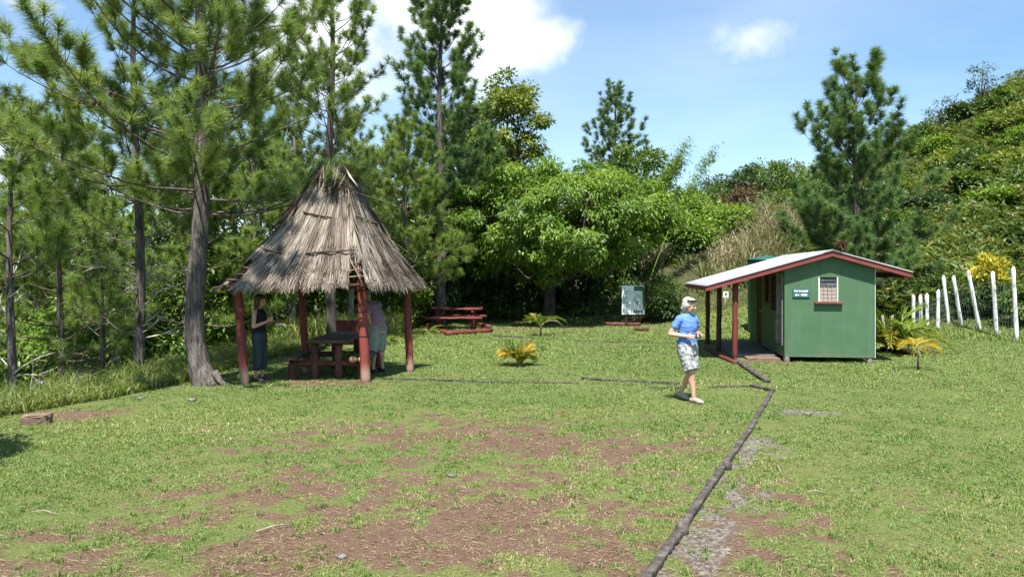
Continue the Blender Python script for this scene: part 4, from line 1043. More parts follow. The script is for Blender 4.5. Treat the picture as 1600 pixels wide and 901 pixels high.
for a, b, lab in (((663, 516), (706, 524), 'short red log lying angled in front left of the red picnic table'), ((698, 524), (768, 519), 'long red log lying in front of the red picnic table'),
                  ((668, 511), (694, 506), 'red log lying at the left rear of the red picnic table'), ((735, 507), (766, 513), 'red log lying at the right rear of the red picnic table')):
    (x0, y0), (x1, y1) = gp(*a), gp(*b)
    tag(log('edging_log', (x0, y0, tz(x0, y0) + .06), (x1, y1, tz(x1, y1) + .06), .085, 'red_wood'), lab, 'log', RL_G)
for a, b, lab in (((944, 509), (1000, 511), 'faded red log in shade in front of the map board'), ((1000, 508), (1026, 506), 'faded red log at the right foot of the map board'), ((992, 516), (1012, 517), 'short faded red log nearest in front of the map board')):
    (x0, y0), (x1, y1) = gp(*a), gp(*b)
    tag(log('edging_log', (x0, y0, tz(x0, y0) + .05), (x1, y1, tz(x1, y1) + .05), .085, 'red_dark'), lab, 'log', 'faded red logs round the map board')

# ------------------------------------------------------------------ EDGING TIMBERS on the lawn
EG = 'dark edging timbers laid in the lawn'
def timber(a, b, w, h, lab, mat='black_timber', seg=22, name='edging_timber'):
    (x0, y0), (x1, y1) = gp(*a), gp(*b)
    P = np.linspace([x0, y0, 0], [x1, y1, 0], seg)
    P[:, 2] = terrain(P[:, 0], P[:, 1]) + h * .5 + RNG.normal(size=seg) * .002 - h * .2; P[:, :2] += RNG.normal(size=(seg, 2)) * w * .03
    T, A, B = frames(P)
    V, F = tube(P, w * (.33 if mat == 'black_timber' and name == 'edging_timber' else .42) * (1 + .025 * RNG.normal(size=seg)), 16, True, h / w * .8, .03, .95 if name == 'edging_timber' else 0)
    tag(tri_mesh(name, V, F, M[mat], None, None, name != 'edging_timber'), lab, 'timber', EG)
timber((1006, 915), (1066, 829), .1, .09, 'nearest dark edging timber running out of the bottom of the picture')
timber((1062, 834), (1134, 727), .095, .09, 'second nearest dark edging timber beside the grey gravel')
timber((1128, 735), (1172, 674), .09, .08, 'dark edging timber right of the bare soil patch, third from the bottom')
timber((1170, 677), (1207, 612), .09, .07, 'dark edging timber leading up to the corner of the plot')
timber((1174, 603.5), (1209, 611), .12, .09, 'short dark timber forming the far corner of the plot')
timber((1108, 605.5), (1172, 604), .08, .06, 'thin weathered timber just left of the corner timber')
timber((1012, 606), (1062, 607), .07, .05, 'thin pale weathered timber left of the walking woman')
timber((908, 592), (1062, 600), .08, .07, 'straight dark timber left of the walking woman on the far side')
timber((742, 597), (905, 599), .07, .05, 'thin dark timber in the middle of the lawn edge')
timber((598, 592), (745, 596), .07, .05, 'thin dark timber starting at the front shelter post')
timber((771, 525), (835, 529), .09, .08, 'dark timber right of the red picnic table logs')
timber((832, 529), (945, 534), .07, .04, 'low far timber in front of the shaded tree')
timber((945, 534), (1054, 536), .08, .05, 'low brownish far timber in front of the map board')
for (px, py, lab) in ((1136, 733, 'short dark stake beside the edging timber at the soil patch'), (1066, 833, 'short dark stake beside the nearest edging timbers')):
    x, y = gp(px, py)
    P = [(x, y, -.05), (x, y, .05), (x + .01, y, .085)]
    tag(tube_obj('stake', P, [.05, .05, .04], M['black_timber'], None, 9, 1, .12), lab, 'stake', 'stakes holding the edging')
timber((1150, 565), (1200, 598), .15, .13, 'thick dark log lying from the porch post towards the plot corner', name='fallen_log')
timber((1124, 558), (1150, 569), .14, .12, 'red log lying at the foot of the nearest porch post', 'red_wood', 8, 'edging_log')
timber((1104, 545), (1124, 558), .13, .11, 'red log lying in shade along the porch edge', 'red_dark', 8, 'edging_log')  # darker red paints the porch shade into this log
timber((1378, 548), (1432, 556), .2, .18, 'reddish brown log lying behind the palm sapling', 'red_dark', 9, 'fallen_log')
# block at the left edge
x, y = gp(58, 662)
bm = bmesh.new(); add_box(bm, -.17, .17, -.1, .1, -.06, .13, .03)
bmesh.ops.subdivide_edges(bm, edges=bm.edges[:], cuts=2)
for v in bm.verts: v.co += Vector((.012 * math.sin(v.co.y * 41 + v.co.z * 30), .012 * math.sin(v.co.x * 37), .01 * math.sin(v.co.x * 29 + v.co.y * 23)))
t = tag(bm_obj('stone_block', bm, M['brown_block'], None), 'squat reddish brown block half sunk in grass at the left edge of the lawn', 'block')
t.location = (x, y, tz(x, y)); t.rotation_euler = (R(3), R(-2), R(5))
# stones and sticks
for k, (px, py, r, lab) in enumerate(((1262, 648, .05, 'pale stone in the small gravel patch'), (534, 871, .035, 'grey pebble on bare soil at the bottom middle'), (705, 745, .04, 'dark pebble on the bare soil'),
                                 (300, 626, .06, 'flat stone on the lawn below the large foreground pine'), (219, 623, .05, 'flat stone at the lawn edge left of the large pine'))):
    x, y = gp(px, py); bm = bmesh.new(); bmesh.ops.create_icosphere(bm, subdivisions=2, radius=r)
    for v in bm.verts: v.co = Vector((v.co.x * (1.2 + .2 * math.sin(v.co.y * 90)), v.co.y, v.co.z * .5)) * (1 + .1 * math.sin(v.co.x * 130 + k))
    bmesh.ops.translate(bm, verts=bm.verts, vec=(x, y, tz(x, y) + r * .3))
    tag(bm_obj('stone', bm, M['stone'], None, True), lab, 'stone', 'stones on the ground')
for k, (a, b, lab) in enumerate((((1261, 772), (1288, 773), 'pale straight stick lying on the right lawn'), ((1214, 730), (1220, 740), 'pale forked stick right of the edging timber'),
                                 ((50, 803), (88, 806), 'pale thin stick on the grass at lower left'), ((400, 834), (455, 822), 'long pale green stalk on the bare soil'))):
    (x0, y0), (x1, y1) = gp(*a), gp(*b)
    tag(tube_obj('stick', [(x0, y0, tz(x0, y0) + .025), ((x0 + x1) / 2, (y0 + y1) / 2 + .02, tz(x0, y0) + .035), (x1, y1, tz(x1, y1) + .022)], [.006, .005, .004], M['litter_stick'], None, 6), lab, 'stick', 'sticks on the ground')

# ------------------------------------------------------------------ GREEN HUT
ANG = math.atan(160 / 1200)
def hut_world(lx, ly): return (6.21 + lx * math.cos(ANG) + ly * math.sin(ANG), 17.5 - lx * math.sin(ANG) + ly * math.cos(ANG))
def build_hut():
    root = thing('green_hut', 'small green painted hut with pale iron roof extended over a porch', 'hut', (6.21, 17.5, 0), -ANG)
    W, Lh, zb = 1.955, 4.5, .12
    RX, RZ, SL = 1.0, 2.53, .287
    def roof_z(x): return RZ - SL * abs(x - RX)
    # gable walls as prisms
    def gable(nm, y0, y1, hole=None):
        bm = bmesh.new(); pr = [(0, zb), (W, zb), (W, roof_z(W) - .035), (RX, RZ - .035), (0, roof_z(0) - .035)]
        a = [bm.verts.new((x, y0, z)) for x, z in pr]; b = [bm.verts.new((x, y1, z)) for x, z in pr]
        bm.faces.new(a); bm.faces.new(b[::-1])
        for k in range(5): bm.faces.new((a[k], b[k], b[(k + 1) % 5], a[(k + 1) % 5]))
        bmesh.ops.recalc_face_normals(bm, faces=bm.faces); return bm_obj(nm, bm, M['wall'], root)
    # front wall built round the window opening
    bm = bmesh.new(); wx0, wx1, wz0, wz1 = .735, 1.165, 1.375, 1.93; t_ = .08
    def panel(pts):
        a = [bm.verts.new((x, 0, z)) for x, z in pts]; b = [bm.verts.new((x, t_, z)) for x, z in pts]; n = len(pts)
        bm.faces.new(a); bm.faces.new(b[::-1])
        for k in range(n): bm.faces.new((a[k], b[k], b[(k + 1) % n], a[(k + 1) % n]))
    panel([(0, zb), (wx0, zb), (wx0, roof_z(wx0) - .035), (0, roof_z(0) - .035)])
    panel([(wx1, zb), (W, zb), (W, roof_z(W) - .035), (wx1, roof_z(wx1) - .035)])
    panel([(wx0, zb), (wx1, zb), (wx1, wz0), (wx0, wz0)])
    panel([(wx0, wz1), (wx1, wz1), (wx1, roof_z(wx1) - .035), (RX, RZ - .035), (wx0, roof_z(wx0) - .035)])
    bmesh.ops.remove_doubles(bm, verts=bm.verts, dist=.0005); 
    # drop the doubled inner faces between panels
    seen = {}
    for f in list(bm.faces): seen.setdefault(frozenset(f.verts), []).append(f)
    bmesh.ops.delete(bm, geom=[f for fs in seen.values() if len(fs) > 1 for f in fs], context='FACES')
    bmesh.ops.recalc_face_normals(bm, faces=bm.faces)
    bm_obj('front_wall', bm, M['wall'], root)
    gable('rear_wall', Lh - .08, Lh)
    box('right_wall', W - .08, W, .082, Lh - .082, zb, roof_z(W) - .04, M['wall'], root, 0)
    box('corner_trim', W + .003, W + .014, .0, .05, zb, roof_z(W) - .06, M['white'], root, .003)
    # porch side wall round its door and windows:  (y0, y1, z0, z1) openings
    zt = roof_z(0) - .04
    def side(y0, y1, z0, z1): add_box(bm, 0, .08, y0, y1, z0, z1)
    bm = bmesh.new()
    side(.082, .16, zb, zt); side(.16, .78, zb, .36); side(.16, .78, 2.02, zt); side(.78, .92, zb, zt)
    side(.92, 1.5, zb, 1.15); side(.92, 1.5, 2.0, zt); side(1.5, 1.75, zb, zt); side(1.75, 2.25, zb, 1.3); side(1.75, 2.25, 2.0, zt)
    side(2.25, 2.75, zb, zt); side(2.75, 3.45, 2.0, zt); side(3.45, Lh - .082, zb, zt)
    bm_obj('porch_wall', bm, M['wall'], root)
    # doors and windows of the porch side
    d = box('door', .02, .06, 2.77, 3.43, zb + .01, 1.99, M['red_dark'], root, .004); box('handle', -.03, .018, 2.83, 2.87, 1.0, 1.04, M['steel'], d, .004)
    bm = bmesh.new(); add_box(bm, .0, .035, 0, .55, .372, 1.975, .004, Matrix.Translation((.09, .2, 0)) @ Matrix.Rotation(R(-80), 4, 'Z'))
    bm_obj('door', bm, M['sign_blue'], root)
    for nm, y0, y1, z0, z1, mt in (('door_frame', .165, .20, .362, 2.015, 'concrete'), ('door_frame', .74, .775, .362, 2.015, 'concrete'), ('door_frame', .202, .738, 1.98, 2.015, 'concrete')):
        box(nm, -.025, .085, y0, y1, z0, z1, M[mt], root, .003)
    box('poster', -.012, -.003, .785, .905, .42, .92, M['pink'], root, .001)
    for y0, y1, z0 in ((.92, 1.5, 1.15), (1.75, 2.25, 1.3)):
        w = box('window', -.012, .09, y0 + .002, y0 + .035, z0 + .002, 1.998, M['red_dark'], root, .003)
        box('window_jamb', -.012, .09, y1 - .035, y1 - .002, z0 + .002, 1.998, M['red_dark'], w, .003)
        box('window_head', -.012, .09, y0 + .037, y1 - .037, 1.965, 1.998, M['red_dark'], w, .003)
        bm = bmesh.new()
        for k in range(6):
            zz = z0 + .06 + k * (1.93 - z0) / 6
            add_box(bm, -.003, .003, y0 + .04, y1 - .04, -.06, .06, 0, Matrix.Translation((.045, 0, zz)) @ Matrix.Rotation(R(25), 4, 'Y'))
        bm_obj('louvres', bm, M['glass'], w)
        box('sill', -.06, .095, y0 - .04, y1 + .04, z0 - .03, z0 - .002, M['fascia'], w, .004)
    # front window
    f = box('window', wx0 + .002, wx0 + .028, -.015, .07, wz0 + .002, wz1 - .002, M['white'], root, .003)
    box('window_jamb', wx1 - .028, wx1 - .002, -.015, .07, wz0 + .002, wz1 - .002, M['white'], f, .003)
    bm = bmesh.new()
    for k in range(6):
        zz = wz0 + .05 + k * .092
        if k > 3: add_box(bm, wx0 + .03, wx1 - .03, -.003, .003, -.05, .05, 0, Matrix.Translation((0, .03, zz)) @ Matrix.Rotation(R(-12), 4, 'X'))
    bm_obj('louvres', bm, M['glass'], f)
    nn = 24; P = []
    for i in range(nn + 1):
        xx = wx0 + .03 + (wx1 - wx0 - .06) * i / nn; P.append((xx, .045 + .006 * math.sin(i * 1.3)))
    bm = bmesh.new(); lo = [bm.verts.new((a, b, wz0 + .003)) for a, b in P]; hi = [bm.verts.new((a, b, wz1 - .16)) for a, b in P]
    for i in range(nn): bm.faces.new((lo[i], lo[i + 1], hi[i + 1], hi[i]))
    bm_obj('curtain', bm, M['curtain'], f)
    bm = bmesh.new()
    for k in range(1, 4): add_box(bm, wx0 + .03 + k * (wx1 - wx0 - .06) / 4 - .004, wx0 + .03 + k * (wx1 - wx0 - .06) / 4 + .004, .008, .016, wz0 + .003, wz1 - .16)
    for k in range(5): add_box(bm, wx0 + .03, wx1 - .03, .017, .023, wz0 + .04 + k * .085, wz0 + .048 + k * .085)
    bm_obj('security_bars', bm, M['concrete'], f)
    box('sill', wx0 - .09, wx1 + .09, -.09, -.002, wz0 - .045, wz0 - .005, M['fascia'], f, .006)
    # floor, footings
    box('floor', .082, W - .082, .082, Lh - .082, zb, zb + .04, M['concrete'], root, 0)
    for lx in (.06, W - .1):
        for ly in (.06, 1.6, 3.0, 4.4): log('footing', (lx, ly, -.12), (lx, ly, zb - .002), .065, 'stone', root, .06, 4, 10)
    # roof: two corrugated sheets
    y0, y1 = -.2, Lh + .4
    def sheet(nm, xa, xb):
        ny = int((y1 - y0) / .076 * 8); ys = np.linspace(y0, y1, ny); cz = .009 * np.sin(2 * np.pi * ys / .076)
        xsn = np.linspace(xa, xb, 6)
        V = np.array([[x, yy, RZ - SL * abs(x - RX) + c] for x in xsn for yy, c in zip(ys, cz)])
        i = (np.arange(5)[:, None] * ny + np.arange(ny - 1)[None]).ravel(); F = np.stack([i, i + 1, i + ny + 1, i + ny], 1)
        o_ = tri_mesh(nm, V, F, M['steel'], root, None, True)
        s = o_.modifiers.new('thick', 'SOLIDIFY'); s.thickness = .003; return o_
    r1 = sheet('roof', RX, -1.78); r2 = sheet('roof', RX, 2.7)
    bm = bmesh.new()
    pr = [(RX - .2, RZ - .2 * SL + .014), (RX, RZ + .018), (RX + .2, RZ - .2 * SL + .014), (RX, RZ + .012)]
    a = [bm.verts.new((x, y0 - .02, z)) for x, z in pr]; b = [bm.verts.new((x, y1 + .02, z)) for x, z in pr]
    bm.faces.new(a); bm.faces.new(b[::-1])
    for k in range(4): bm.faces.new((a[k], b[k], b[(k + 1) % 4], a[(k + 1) % 4]))
    bmesh.ops.recalc_face_normals(bm, faces=bm.faces); bm_obj('ridge_cap', bm, M['steel'], root)
    # barge boards
    def board(nm, xa, xb, ya, yb, drop, top=.014, mat='fascia'):
        bm = bmesh.new(); za, zb_ = RZ - SL * abs(xa - RX) - top, RZ - SL * abs(xb - RX) - top
        pr = [(xa, za), (xb, zb_), (xb, zb_ - drop), (xa, za - drop)]
        a = [bm.verts.new((x, ya, z)) for x, z in pr]; b = [bm.verts.new((x, yb, z)) for x, z in pr]
        bm.faces.new(a); bm.faces.new(b[::-1])
        for k in range(4): bm.faces.new((a[k], b[k], b[(k + 1) % 4], a[(k + 1) % 4]))
        bmesh.ops.recalc_face_normals(bm, faces=bm.faces); return bm_obj(nm, bm, M[mat], root)
    board('barge_board', -1.745, RX, y0 + .02, y0 + .045, .115); board('barge_board', RX, 2.665, y0 + .02, y0 + .045, .115)
    board('barge_flashing', -1.77, RX, y0 - .006, y0 + .017, .022, -.012, 'steel'); board('barge_flashing', RX, 2.69, y0 - .006, y0 + .017, .022, -.012, 'steel')
    board('barge_board', -1.745, RX, y1 - .045, y1 - .02, .115); board('barge_board', RX, 2.665, y1 - .045, y1 - .02, .115)
    zl = RZ - SL * (1.75 + RX); zr = RZ - SL * (2.67 - RX)
    box('eave_fascia', -1.775, -1.748, y0 + .02, y1 - .02, zl - .13, zl - .012, M['fascia'], root, .003)
    box('eave_fascia', 2.668, 2.69, y0 + .02, y1 - .02, zr - .13, zr - .012, M['fascia'], root, .003)
    for ly in (.12, 2.3, 4.35): board('rafter', -1.74, RX - .01, ly, ly + .05, .09, .03, 'red_dark')
    for ly in (.12, 2.3, 4.35): board('rafter', RX + .01, 2.66, ly, ly + .05, .09, .03, 'red_dark')
    for ly, lx in ((.1, -1.09), (2.32, -1.16), (4.4, -1.2)):
        log('porch_post', (lx, ly, -.1), (lx + .02, ly, roof_z(lx) - .125), .066, 'red_wood' if ly < 1 else 'red_dark', root, .04, 8, 14, 1, 0, .003)  # middle and far posts: darker red stands in for deep porch shade
    box('porch_beam', -1.2, -1.08, .1, 4.6, roof_z(-1.14) - .12, roof_z(-1.14) - .05, M['red_dark'], root, .004)
    box('porch_slab', -1.02, -.01, .75, 4.5, -.05, .09, M['slab'], root, .01)
    box('porch_step', -.78, -.03, .28, .74, -.05, .05, M['brown_block'], root, .01)
build_hut()
# sign on the wall
def text_mesh(txt, size, mat, parent, loc, rot=(R(90), 0, 0), name='lettering', ext=.002, align='CENTER', bold=0):
    c = bpy.data.curves.new(name, 'FONT'); c.body = txt; c.size = size; c.extrude = ext; c.align_x = align; c.align_y = 'CENTER'; c.offset = bold
    o = bpy.data.objects.new(name, c); C.objects.link(o)
    dg = bpy.context.evaluated_depsgraph_get(); me = bpy.data.meshes.new_from_object(o.evaluated_get(dg))
    bpy.data.objects.remove(o); me.materials.clear(); me.materials.append(M[mat])
    o = bpy.data.objects.new(name, me); C.objects.link(o); o.location = loc; o.rotation_euler = rot; o.parent = parent; return o
sx_, sy_ = hut_world(.36, -.004)
t = thing('wall_sign', 'small dark teal sign with white lettering fixed to the green front wall', 'sign', (sx_, sy_, 1.47), -ANG)
box('sign_board', -.19, .19, -.022, 0, 0, .195, M['sign_blue'], t, .003)
text_mesh('PAY RANGER', .052, 'white', t, (0, -.025, .142), bold=.003)
text_mesh('HERE', .06, 'white', t, (.06, -.025, .056), bold=.003)
bm = bmesh.new()
pts = [(-.145, .056), (-.1, .086), (-.1, .068), (-.045, .068), (-.045, .044), (-.1, .044), (-.1, .026)]
a = [bm.verts.new((x, -.026, z)) for x, z in pts]; b = [bm.verts.new((x, -.0225, z)) for x, z in pts]
bm.faces.new(a); bm.faces.new(b[::-1])
for k in range(7): bm.faces.new((a[k], b[k], b[(k + 1) % 7], a[(k + 1) % 7]))
bmesh.ops.recalc_face_normals(bm, faces=bm.faces); bm_obj('arrow', bm, M['white'], t)
# water tank behind the hut
t = tree_root('water_tank', 'dark green round water tank whose top shows above the porch roof', 'water tank', 1199, 25.5)
g = t.location.z; H = wz(407, 25.5) - g
V, F = tube([(0, 0, -.1)] + [(0, 0, z) for z in np.linspace(.1, H, 12)], [.62] + [.62 + .012 * (k % 2) for k in range(12)], 32); tri_mesh('tank_body', V, F, M['tank'], t, None, True)
V, F = tube([(0, 0, H + .002), (0, 0, H + .06), (0, 0, H + .12), (0, 0, H + .16)], [.66, .6, .35, .1], 32); tri_mesh('lid', V, F, M['tank'], t)
# map board
t = thing('map_board', 'pale green map board with dark header and drawing on two posts under the tree', 'sign board', (wx(989, 29.3), 29.3, tz(wx(989, 29.3), 29.3)), R(12))
g = t.location.z; zb, zt = wz(491, 29.3) - g, wz(446, 29.3) - g
for sx in (-.26, .28): log('post', (sx, .06, -.1), (sx, .06, zt - .1), .05, 'red_dark', t)
b = box('board', -.45, .45, -.02, .0, zb, zt, M['board'], t, .004)
rng = np.random.default_rng(4)
box('header', .03, .43, -.026, -.021, zt - .2, zt - .02, M['board_green'], b, 0)
box('side_band', .38, .44, -.026, -.021, zb + .18, zt - .22, M['board_green'], b, 0)
bm = bmesh.new()
for k in range(15):
    z = zt - .22 - k * .05; add_box(bm, -.4, -.4 + .1 + .22 * rng.random(), -.025, -.021, z, z + .014)
bm_obj('text_lines', bm, M['ink'], b)
bm = bmesh.new()
for k in range(4): add_box(bm, .0 + .1 * k, .07 + .1 * k, -.025, -.021, zb + .05, zb + .16)
bm_obj('footer_lettering', bm, M['ink'], b)
bm = bmesh.new(); add_box(bm, -.39, -.33, -.025, -.021, zt - .13, zt - .08); bm_obj('emblem', bm, M['ink_red'], b)
sq = []
for k in range(9):
    p = np.array([.0 + .3 * rng.random(), 0, zb + .3 + .5 * rng.random()]); P = [p]
    for q in range(8): P.append(P[-1] + np.array([rng.normal() * .04, 0, rng.normal() * .05]))
    P = np.array(P); P[:, 1] = -.023; P[:, 0] = np.clip(P[:, 0], -.06, .36); P[:, 2] = np.clip(P[:, 2], zb + .2, zt - .22); sq.append(tube(P, .005, 4, False))
V, F, _ = join(sq); tri_mesh('map_drawing', V, F, M['ink'], b)
# little white notice behind the porch
x, y = wx(1134, 30), 30.0; g = tz(x, y)
t = thing('notice', 'small white notice on a thin stake on the lawn behind the porch', 'sign', (x, y, g), R(-5))
H = wz(460, y) - g
tube_obj('stake', [(-.05, .02, -.1), (-.02, .02, H * .5), (.0, .02, H)], .018, M['twig'], t, 6)
box('panel', -.1, .1, -.012, .0, H - .12, H + .12, M['white'], t, .003); box('mark', -.04, .05, -.017, -.0125, H - .03, H + .06, M['tank'], t, 0)

# ------------------------------------------------------------------ WHITE FENCE
FP = [((1427, 519), 464, 1427, 26.6), ((1438.6, 514), 464, 1438, 26.8), ((1449, 522), 462, 1448, 26.2), ((1465, 519), 456, 1466, 26.4), ((1484, 515), 434, 1474, 26.8),
      ((1504, 515), 434, 1490, 26.5), ((1532, 518), 426, 1513, 25.6), ((1557.5, 524), 428, 1551, 24.6), ((1589, 534), 421, 1583, 22.8)]
fx = thing('fence', 'row of leaning white painted stakes with thin wire netting below the hillside', 'fence', (wx(1484, 26.8), 26.8, 0))
o = np.array([wx(1484, 26.8), 26.8, 0]); ends = []
for (b, ty, tx, Y) in FP:
    x0 = wx(b[0], Y); g = tz(x0, Y); z0 = min(g, wz(b[1], Y)) - .1; x1 = wx(tx, Y); z1 = wz(ty, Y)
    P = np.array([(x0 + (x1 - x0) * k, Y, z0 + (z1 - z0) * k) for k in np.linspace(0, 1, 8)] + [(x1 + .01, Y, z1 + .09)])
    tube_obj('post', P - o, np.array([.062] * 8 + [.018]) * (1 + .05 * RNG.normal(size=9)), M['white_paint'], fx, 8, 1, .08)
    ends.append((P[0], P[6]))
wires = []
for (a0, a1), (b0, b1) in zip(ends[:-1], ends[1:]):
    for k in np.linspace(.12, 1, 9):
        wires.append(tube([a0 + (a1 - a0) * k, (a0 + (a1 - a0) * k + b0 + (b1 - b0) * k) / 2 - [0, 0, .02], b0 + (b1 - b0) * k], .004, 4, False))
    for k in np.linspace(.05, .95, 7):
        wires.append(tube([a0 + (b0 - a0) * k, a1 + (b1 - a1) * k], .004, 4, False))
V, F, _ = join(wires); tri_mesh('netting', V - o, F, M['wire'], fx)

# ------------------------------------------------------------------ PEOPLE
def sph(bm, c, r, rot=None, sub=3):
    res = bmesh.ops.create_icosphere(bm, subdivisions=sub, radius=1.0)
    m = Matrix.Translation(c) @ (rot.to_4x4() if rot is not None else Matrix.Identity(4)) @ Matrix.Diagonal((*((r, r, r) if isinstance(r, (int, float)) else r), 1))
    for v in res['verts']: v.co = m @ v.co
def limb(bm, pts, rad, seg=14):
    """closed tapered limb with round ends"""
    V, F = tube(np.array(pts, float), rad, seg, True); vs = [bm.verts.new(v) for v in V]
    for f in F: bm.faces.new([vs[i] for i in f])
    sph(bm, pts[0], rad[0], None, 2); sph(bm, pts[-1], rad[-1], None, 2)
def loft(bm, rings, seg=24):
    """rings: (centre, half depth along x, half width along y)"""
    L = []
    for (c, a, b) in rings:
        L.append([bm.verts.new((c[0] + a * math.cos(2 * math.pi * k / seg), c[1] + b * math.sin(2 * math.pi * k / seg), c[2])) for k in range(seg)])
    for p, q in zip(L[:-1], L[1:]):
        for k in range(seg): bm.faces.new((p[k], p[(k + 1) % seg], q[(k + 1) % seg], q[k]))
    bm.faces.new(L[0][::-1]); bm.faces.new(L[-1])
def solid(name, bm, mat, parent, voxel=.007, smooth=4, fold=0):
    """one continuous skin out of overlapping closed pieces"""
    bmesh.ops.recalc_face_normals(bm, faces=bm.faces)
    o = bm_obj(name, bm, M[mat], parent)
    m = o.modifiers.new('r', 'REMESH'); m.mode = 'VOXEL'; m.voxel_size = voxel
    s = o.modifiers.new('s', 'SMOOTH'); s.iterations = smooth; s.factor = .5
    dg = bpy.context.evaluated_depsgraph_get(); me = bpy.data.meshes.new_from_object(o.evaluated_get(dg))
    o.modifiers.clear(); old = o.data; o.data = me; bpy.data.meshes.remove(old)
    if not me.materials: me.materials.append(M[mat])
    if fold:
        from mathutils import noise as mn
        mv = [(v.co.copy(), v.normal.copy()) for v in me.vertices]
        for v, (c, n) in zip(me.vertices, mv):
            q = mn.noise(Vector((c.x * 11, c.y * 11, c.z * 26 + 6 * c.y))) + .6 * mn.noise(Vector((c.x * 24 + 5, c.y * 24, c.z * 34)))
            v.co = c + n * (fold * q * .75 + fold * .6)
    me.polygons.foreach_set('use_smooth', np.ones(len(me.polygons), bool)); return o
def mid(a, b, t=.5): return tuple(a[i] + (b[i] - a[i]) * t for i in range(3))
def arm(bm, sh, el, wr, k=1.0):
    limb(bm, [sh, mid(sh, el, .35), el], [.047 * k, .045 * k, .036 * k]); limb(bm, [el, mid(el, wr, .35), wr], [.037 * k, .036 * k, .025 * k])
def hand(bm, wr, d, side, curl=.6, k=1.0):
    """palm with five bent fingers; d forward direction, side = thumb direction"""
    d = Vector(d).normalized(); s = Vector(side).normalized(); s = (s - d * s.dot(d)).normalized(); n = d.cross(s).normalized()
    w = Vector(wr); c = w + d * .045 * k
    rot = Matrix((d, s, n)).transposed()
    sph(bm, c, (.05 * k, .041 * k, .016 * k), rot, 3)
    for i, (off, L) in enumerate(((.03, .066), (.011, .074), (-.009, .069), (-.028, .055))):
        p0 = w + (d * .075 + s * off) * k; p1 = p0 + (d * math.cos(curl * .6) + n * math.sin(curl * .6)) * L * .5 * k; p2 = p1 + (d * math.cos(curl * 1.6) + n * math.sin(curl * 1.6)) * L * .5 * k
        limb(bm, [tuple(p0), tuple(p1), tuple(p2)], [.0095 * k, .009 * k, .0078 * k], 8)
    p0 = w + (d * .02 + s * .03) * k; p1 = p0 + (d * .5 + s * .75 + n * .2) * .036 * k; p2 = p1 + (d * .9 + s * .25 + n * .35) * .032 * k
    limb(bm, [tuple(p0), tuple(p1), tuple(p2)], [.0125 * k, .0105 * k, .009 * k], 8)
def head(bm, c, yaw, pitch, k=1.0):
    """returns transform; head centre c, looking along +x before yaw/pitch"""
    rot = Matrix.Rotation(yaw, 3, 'Z') @ Matrix.Rotation(pitch, 3, 'Y')
    def at(x, y, z): return Vector(c) + rot @ Vector((x, y, z)) * k
    sph(bm, at(-.01, 0, .025), (.097 * k, .077 * k, .097 * k), rot)
    sph(bm, at(.022, 0, -.045), (.068 * k, .058 * k, .075 * k), rot)
    sph(bm, at(.05, 0, -.093), (.026 * k, .027 * k, .02 * k), rot, 2)      # chin
    sph(bm, at(.07, 0, .03), (.022 * k, .05 * k, .016 * k), rot, 2)       # brow
    limb(bm, [tuple(at(.083, 0, .012)), tuple(at(.102, 0, -.022))], [.011 * k, .0155 * k], 8)  # nose
    for s in (-1, 1):
        sph(bm, at(.055, s * .038, -.025), (.03 * k, .022 * k, .022 * k), rot, 2)
        sph(bm, at(-.008, s * .078, -.01), (.022 * k, .01 * k, .032 * k), rot, 2)   # ear
    sph(bm, at(.077, 0, -.06), (.014 * k, .024 * k, .01 * k), rot, 2)
    return rot, at
def face_bits(root, rot, at, k=1.0):
    for s in (-1, 1):
        bm = bmesh.new(); sph(bm, at(.081, s * .031, .006), (.009 * k, .014 * k, .008 * k), rot, 2); bm_obj('eye', bm, M['eye'], root, True)
    bm = bmesh.new(); sph(bm, at(.088, 0, -.061), (.008 * k, .022 * k, .006 * k), rot, 2); bm_obj('mouth', bm, M['lip'], root, True)
def leg(bm, hip, knee, ank, k=1.0):
    limb(bm, [hip, mid(hip, knee, .5), mid(hip, knee, .93), knee], [.083 * k, .068 * k, .053 * k, .054 * k])
    cf = mid(knee, ank, .32); cf = (cf[0] - .018, cf[1], cf[2])
    limb(bm, [knee, cf, mid(knee, ank, .7), ank], [.052 * k, .054 * k, .037 * k, .031 * k])
def foot(bm, ank, yaw, pitch=0, k=1.0, pad=0):
    rot = Matrix.Rotation(yaw, 3, 'Z') @ Matrix.Rotation(pitch, 3, 'Y')
    def at(x, z, y=0): return Vector(ank) + rot @ Vector((x, y, z)) * k
    limb(bm, [tuple(at(-.035, -.035)), tuple(at(.03, -.03)), tuple(at(.1, -.045)), tuple(at(.155, -.052))], [(.036 + pad) * k, (.038 + pad) * k, (.036 + pad) * k, (.024 + pad) * k], 12)
    sph(bm, at(.1, -.052), (.07 * k, (.043 + pad) * k, (.022 + pad) * k), rot, 2)

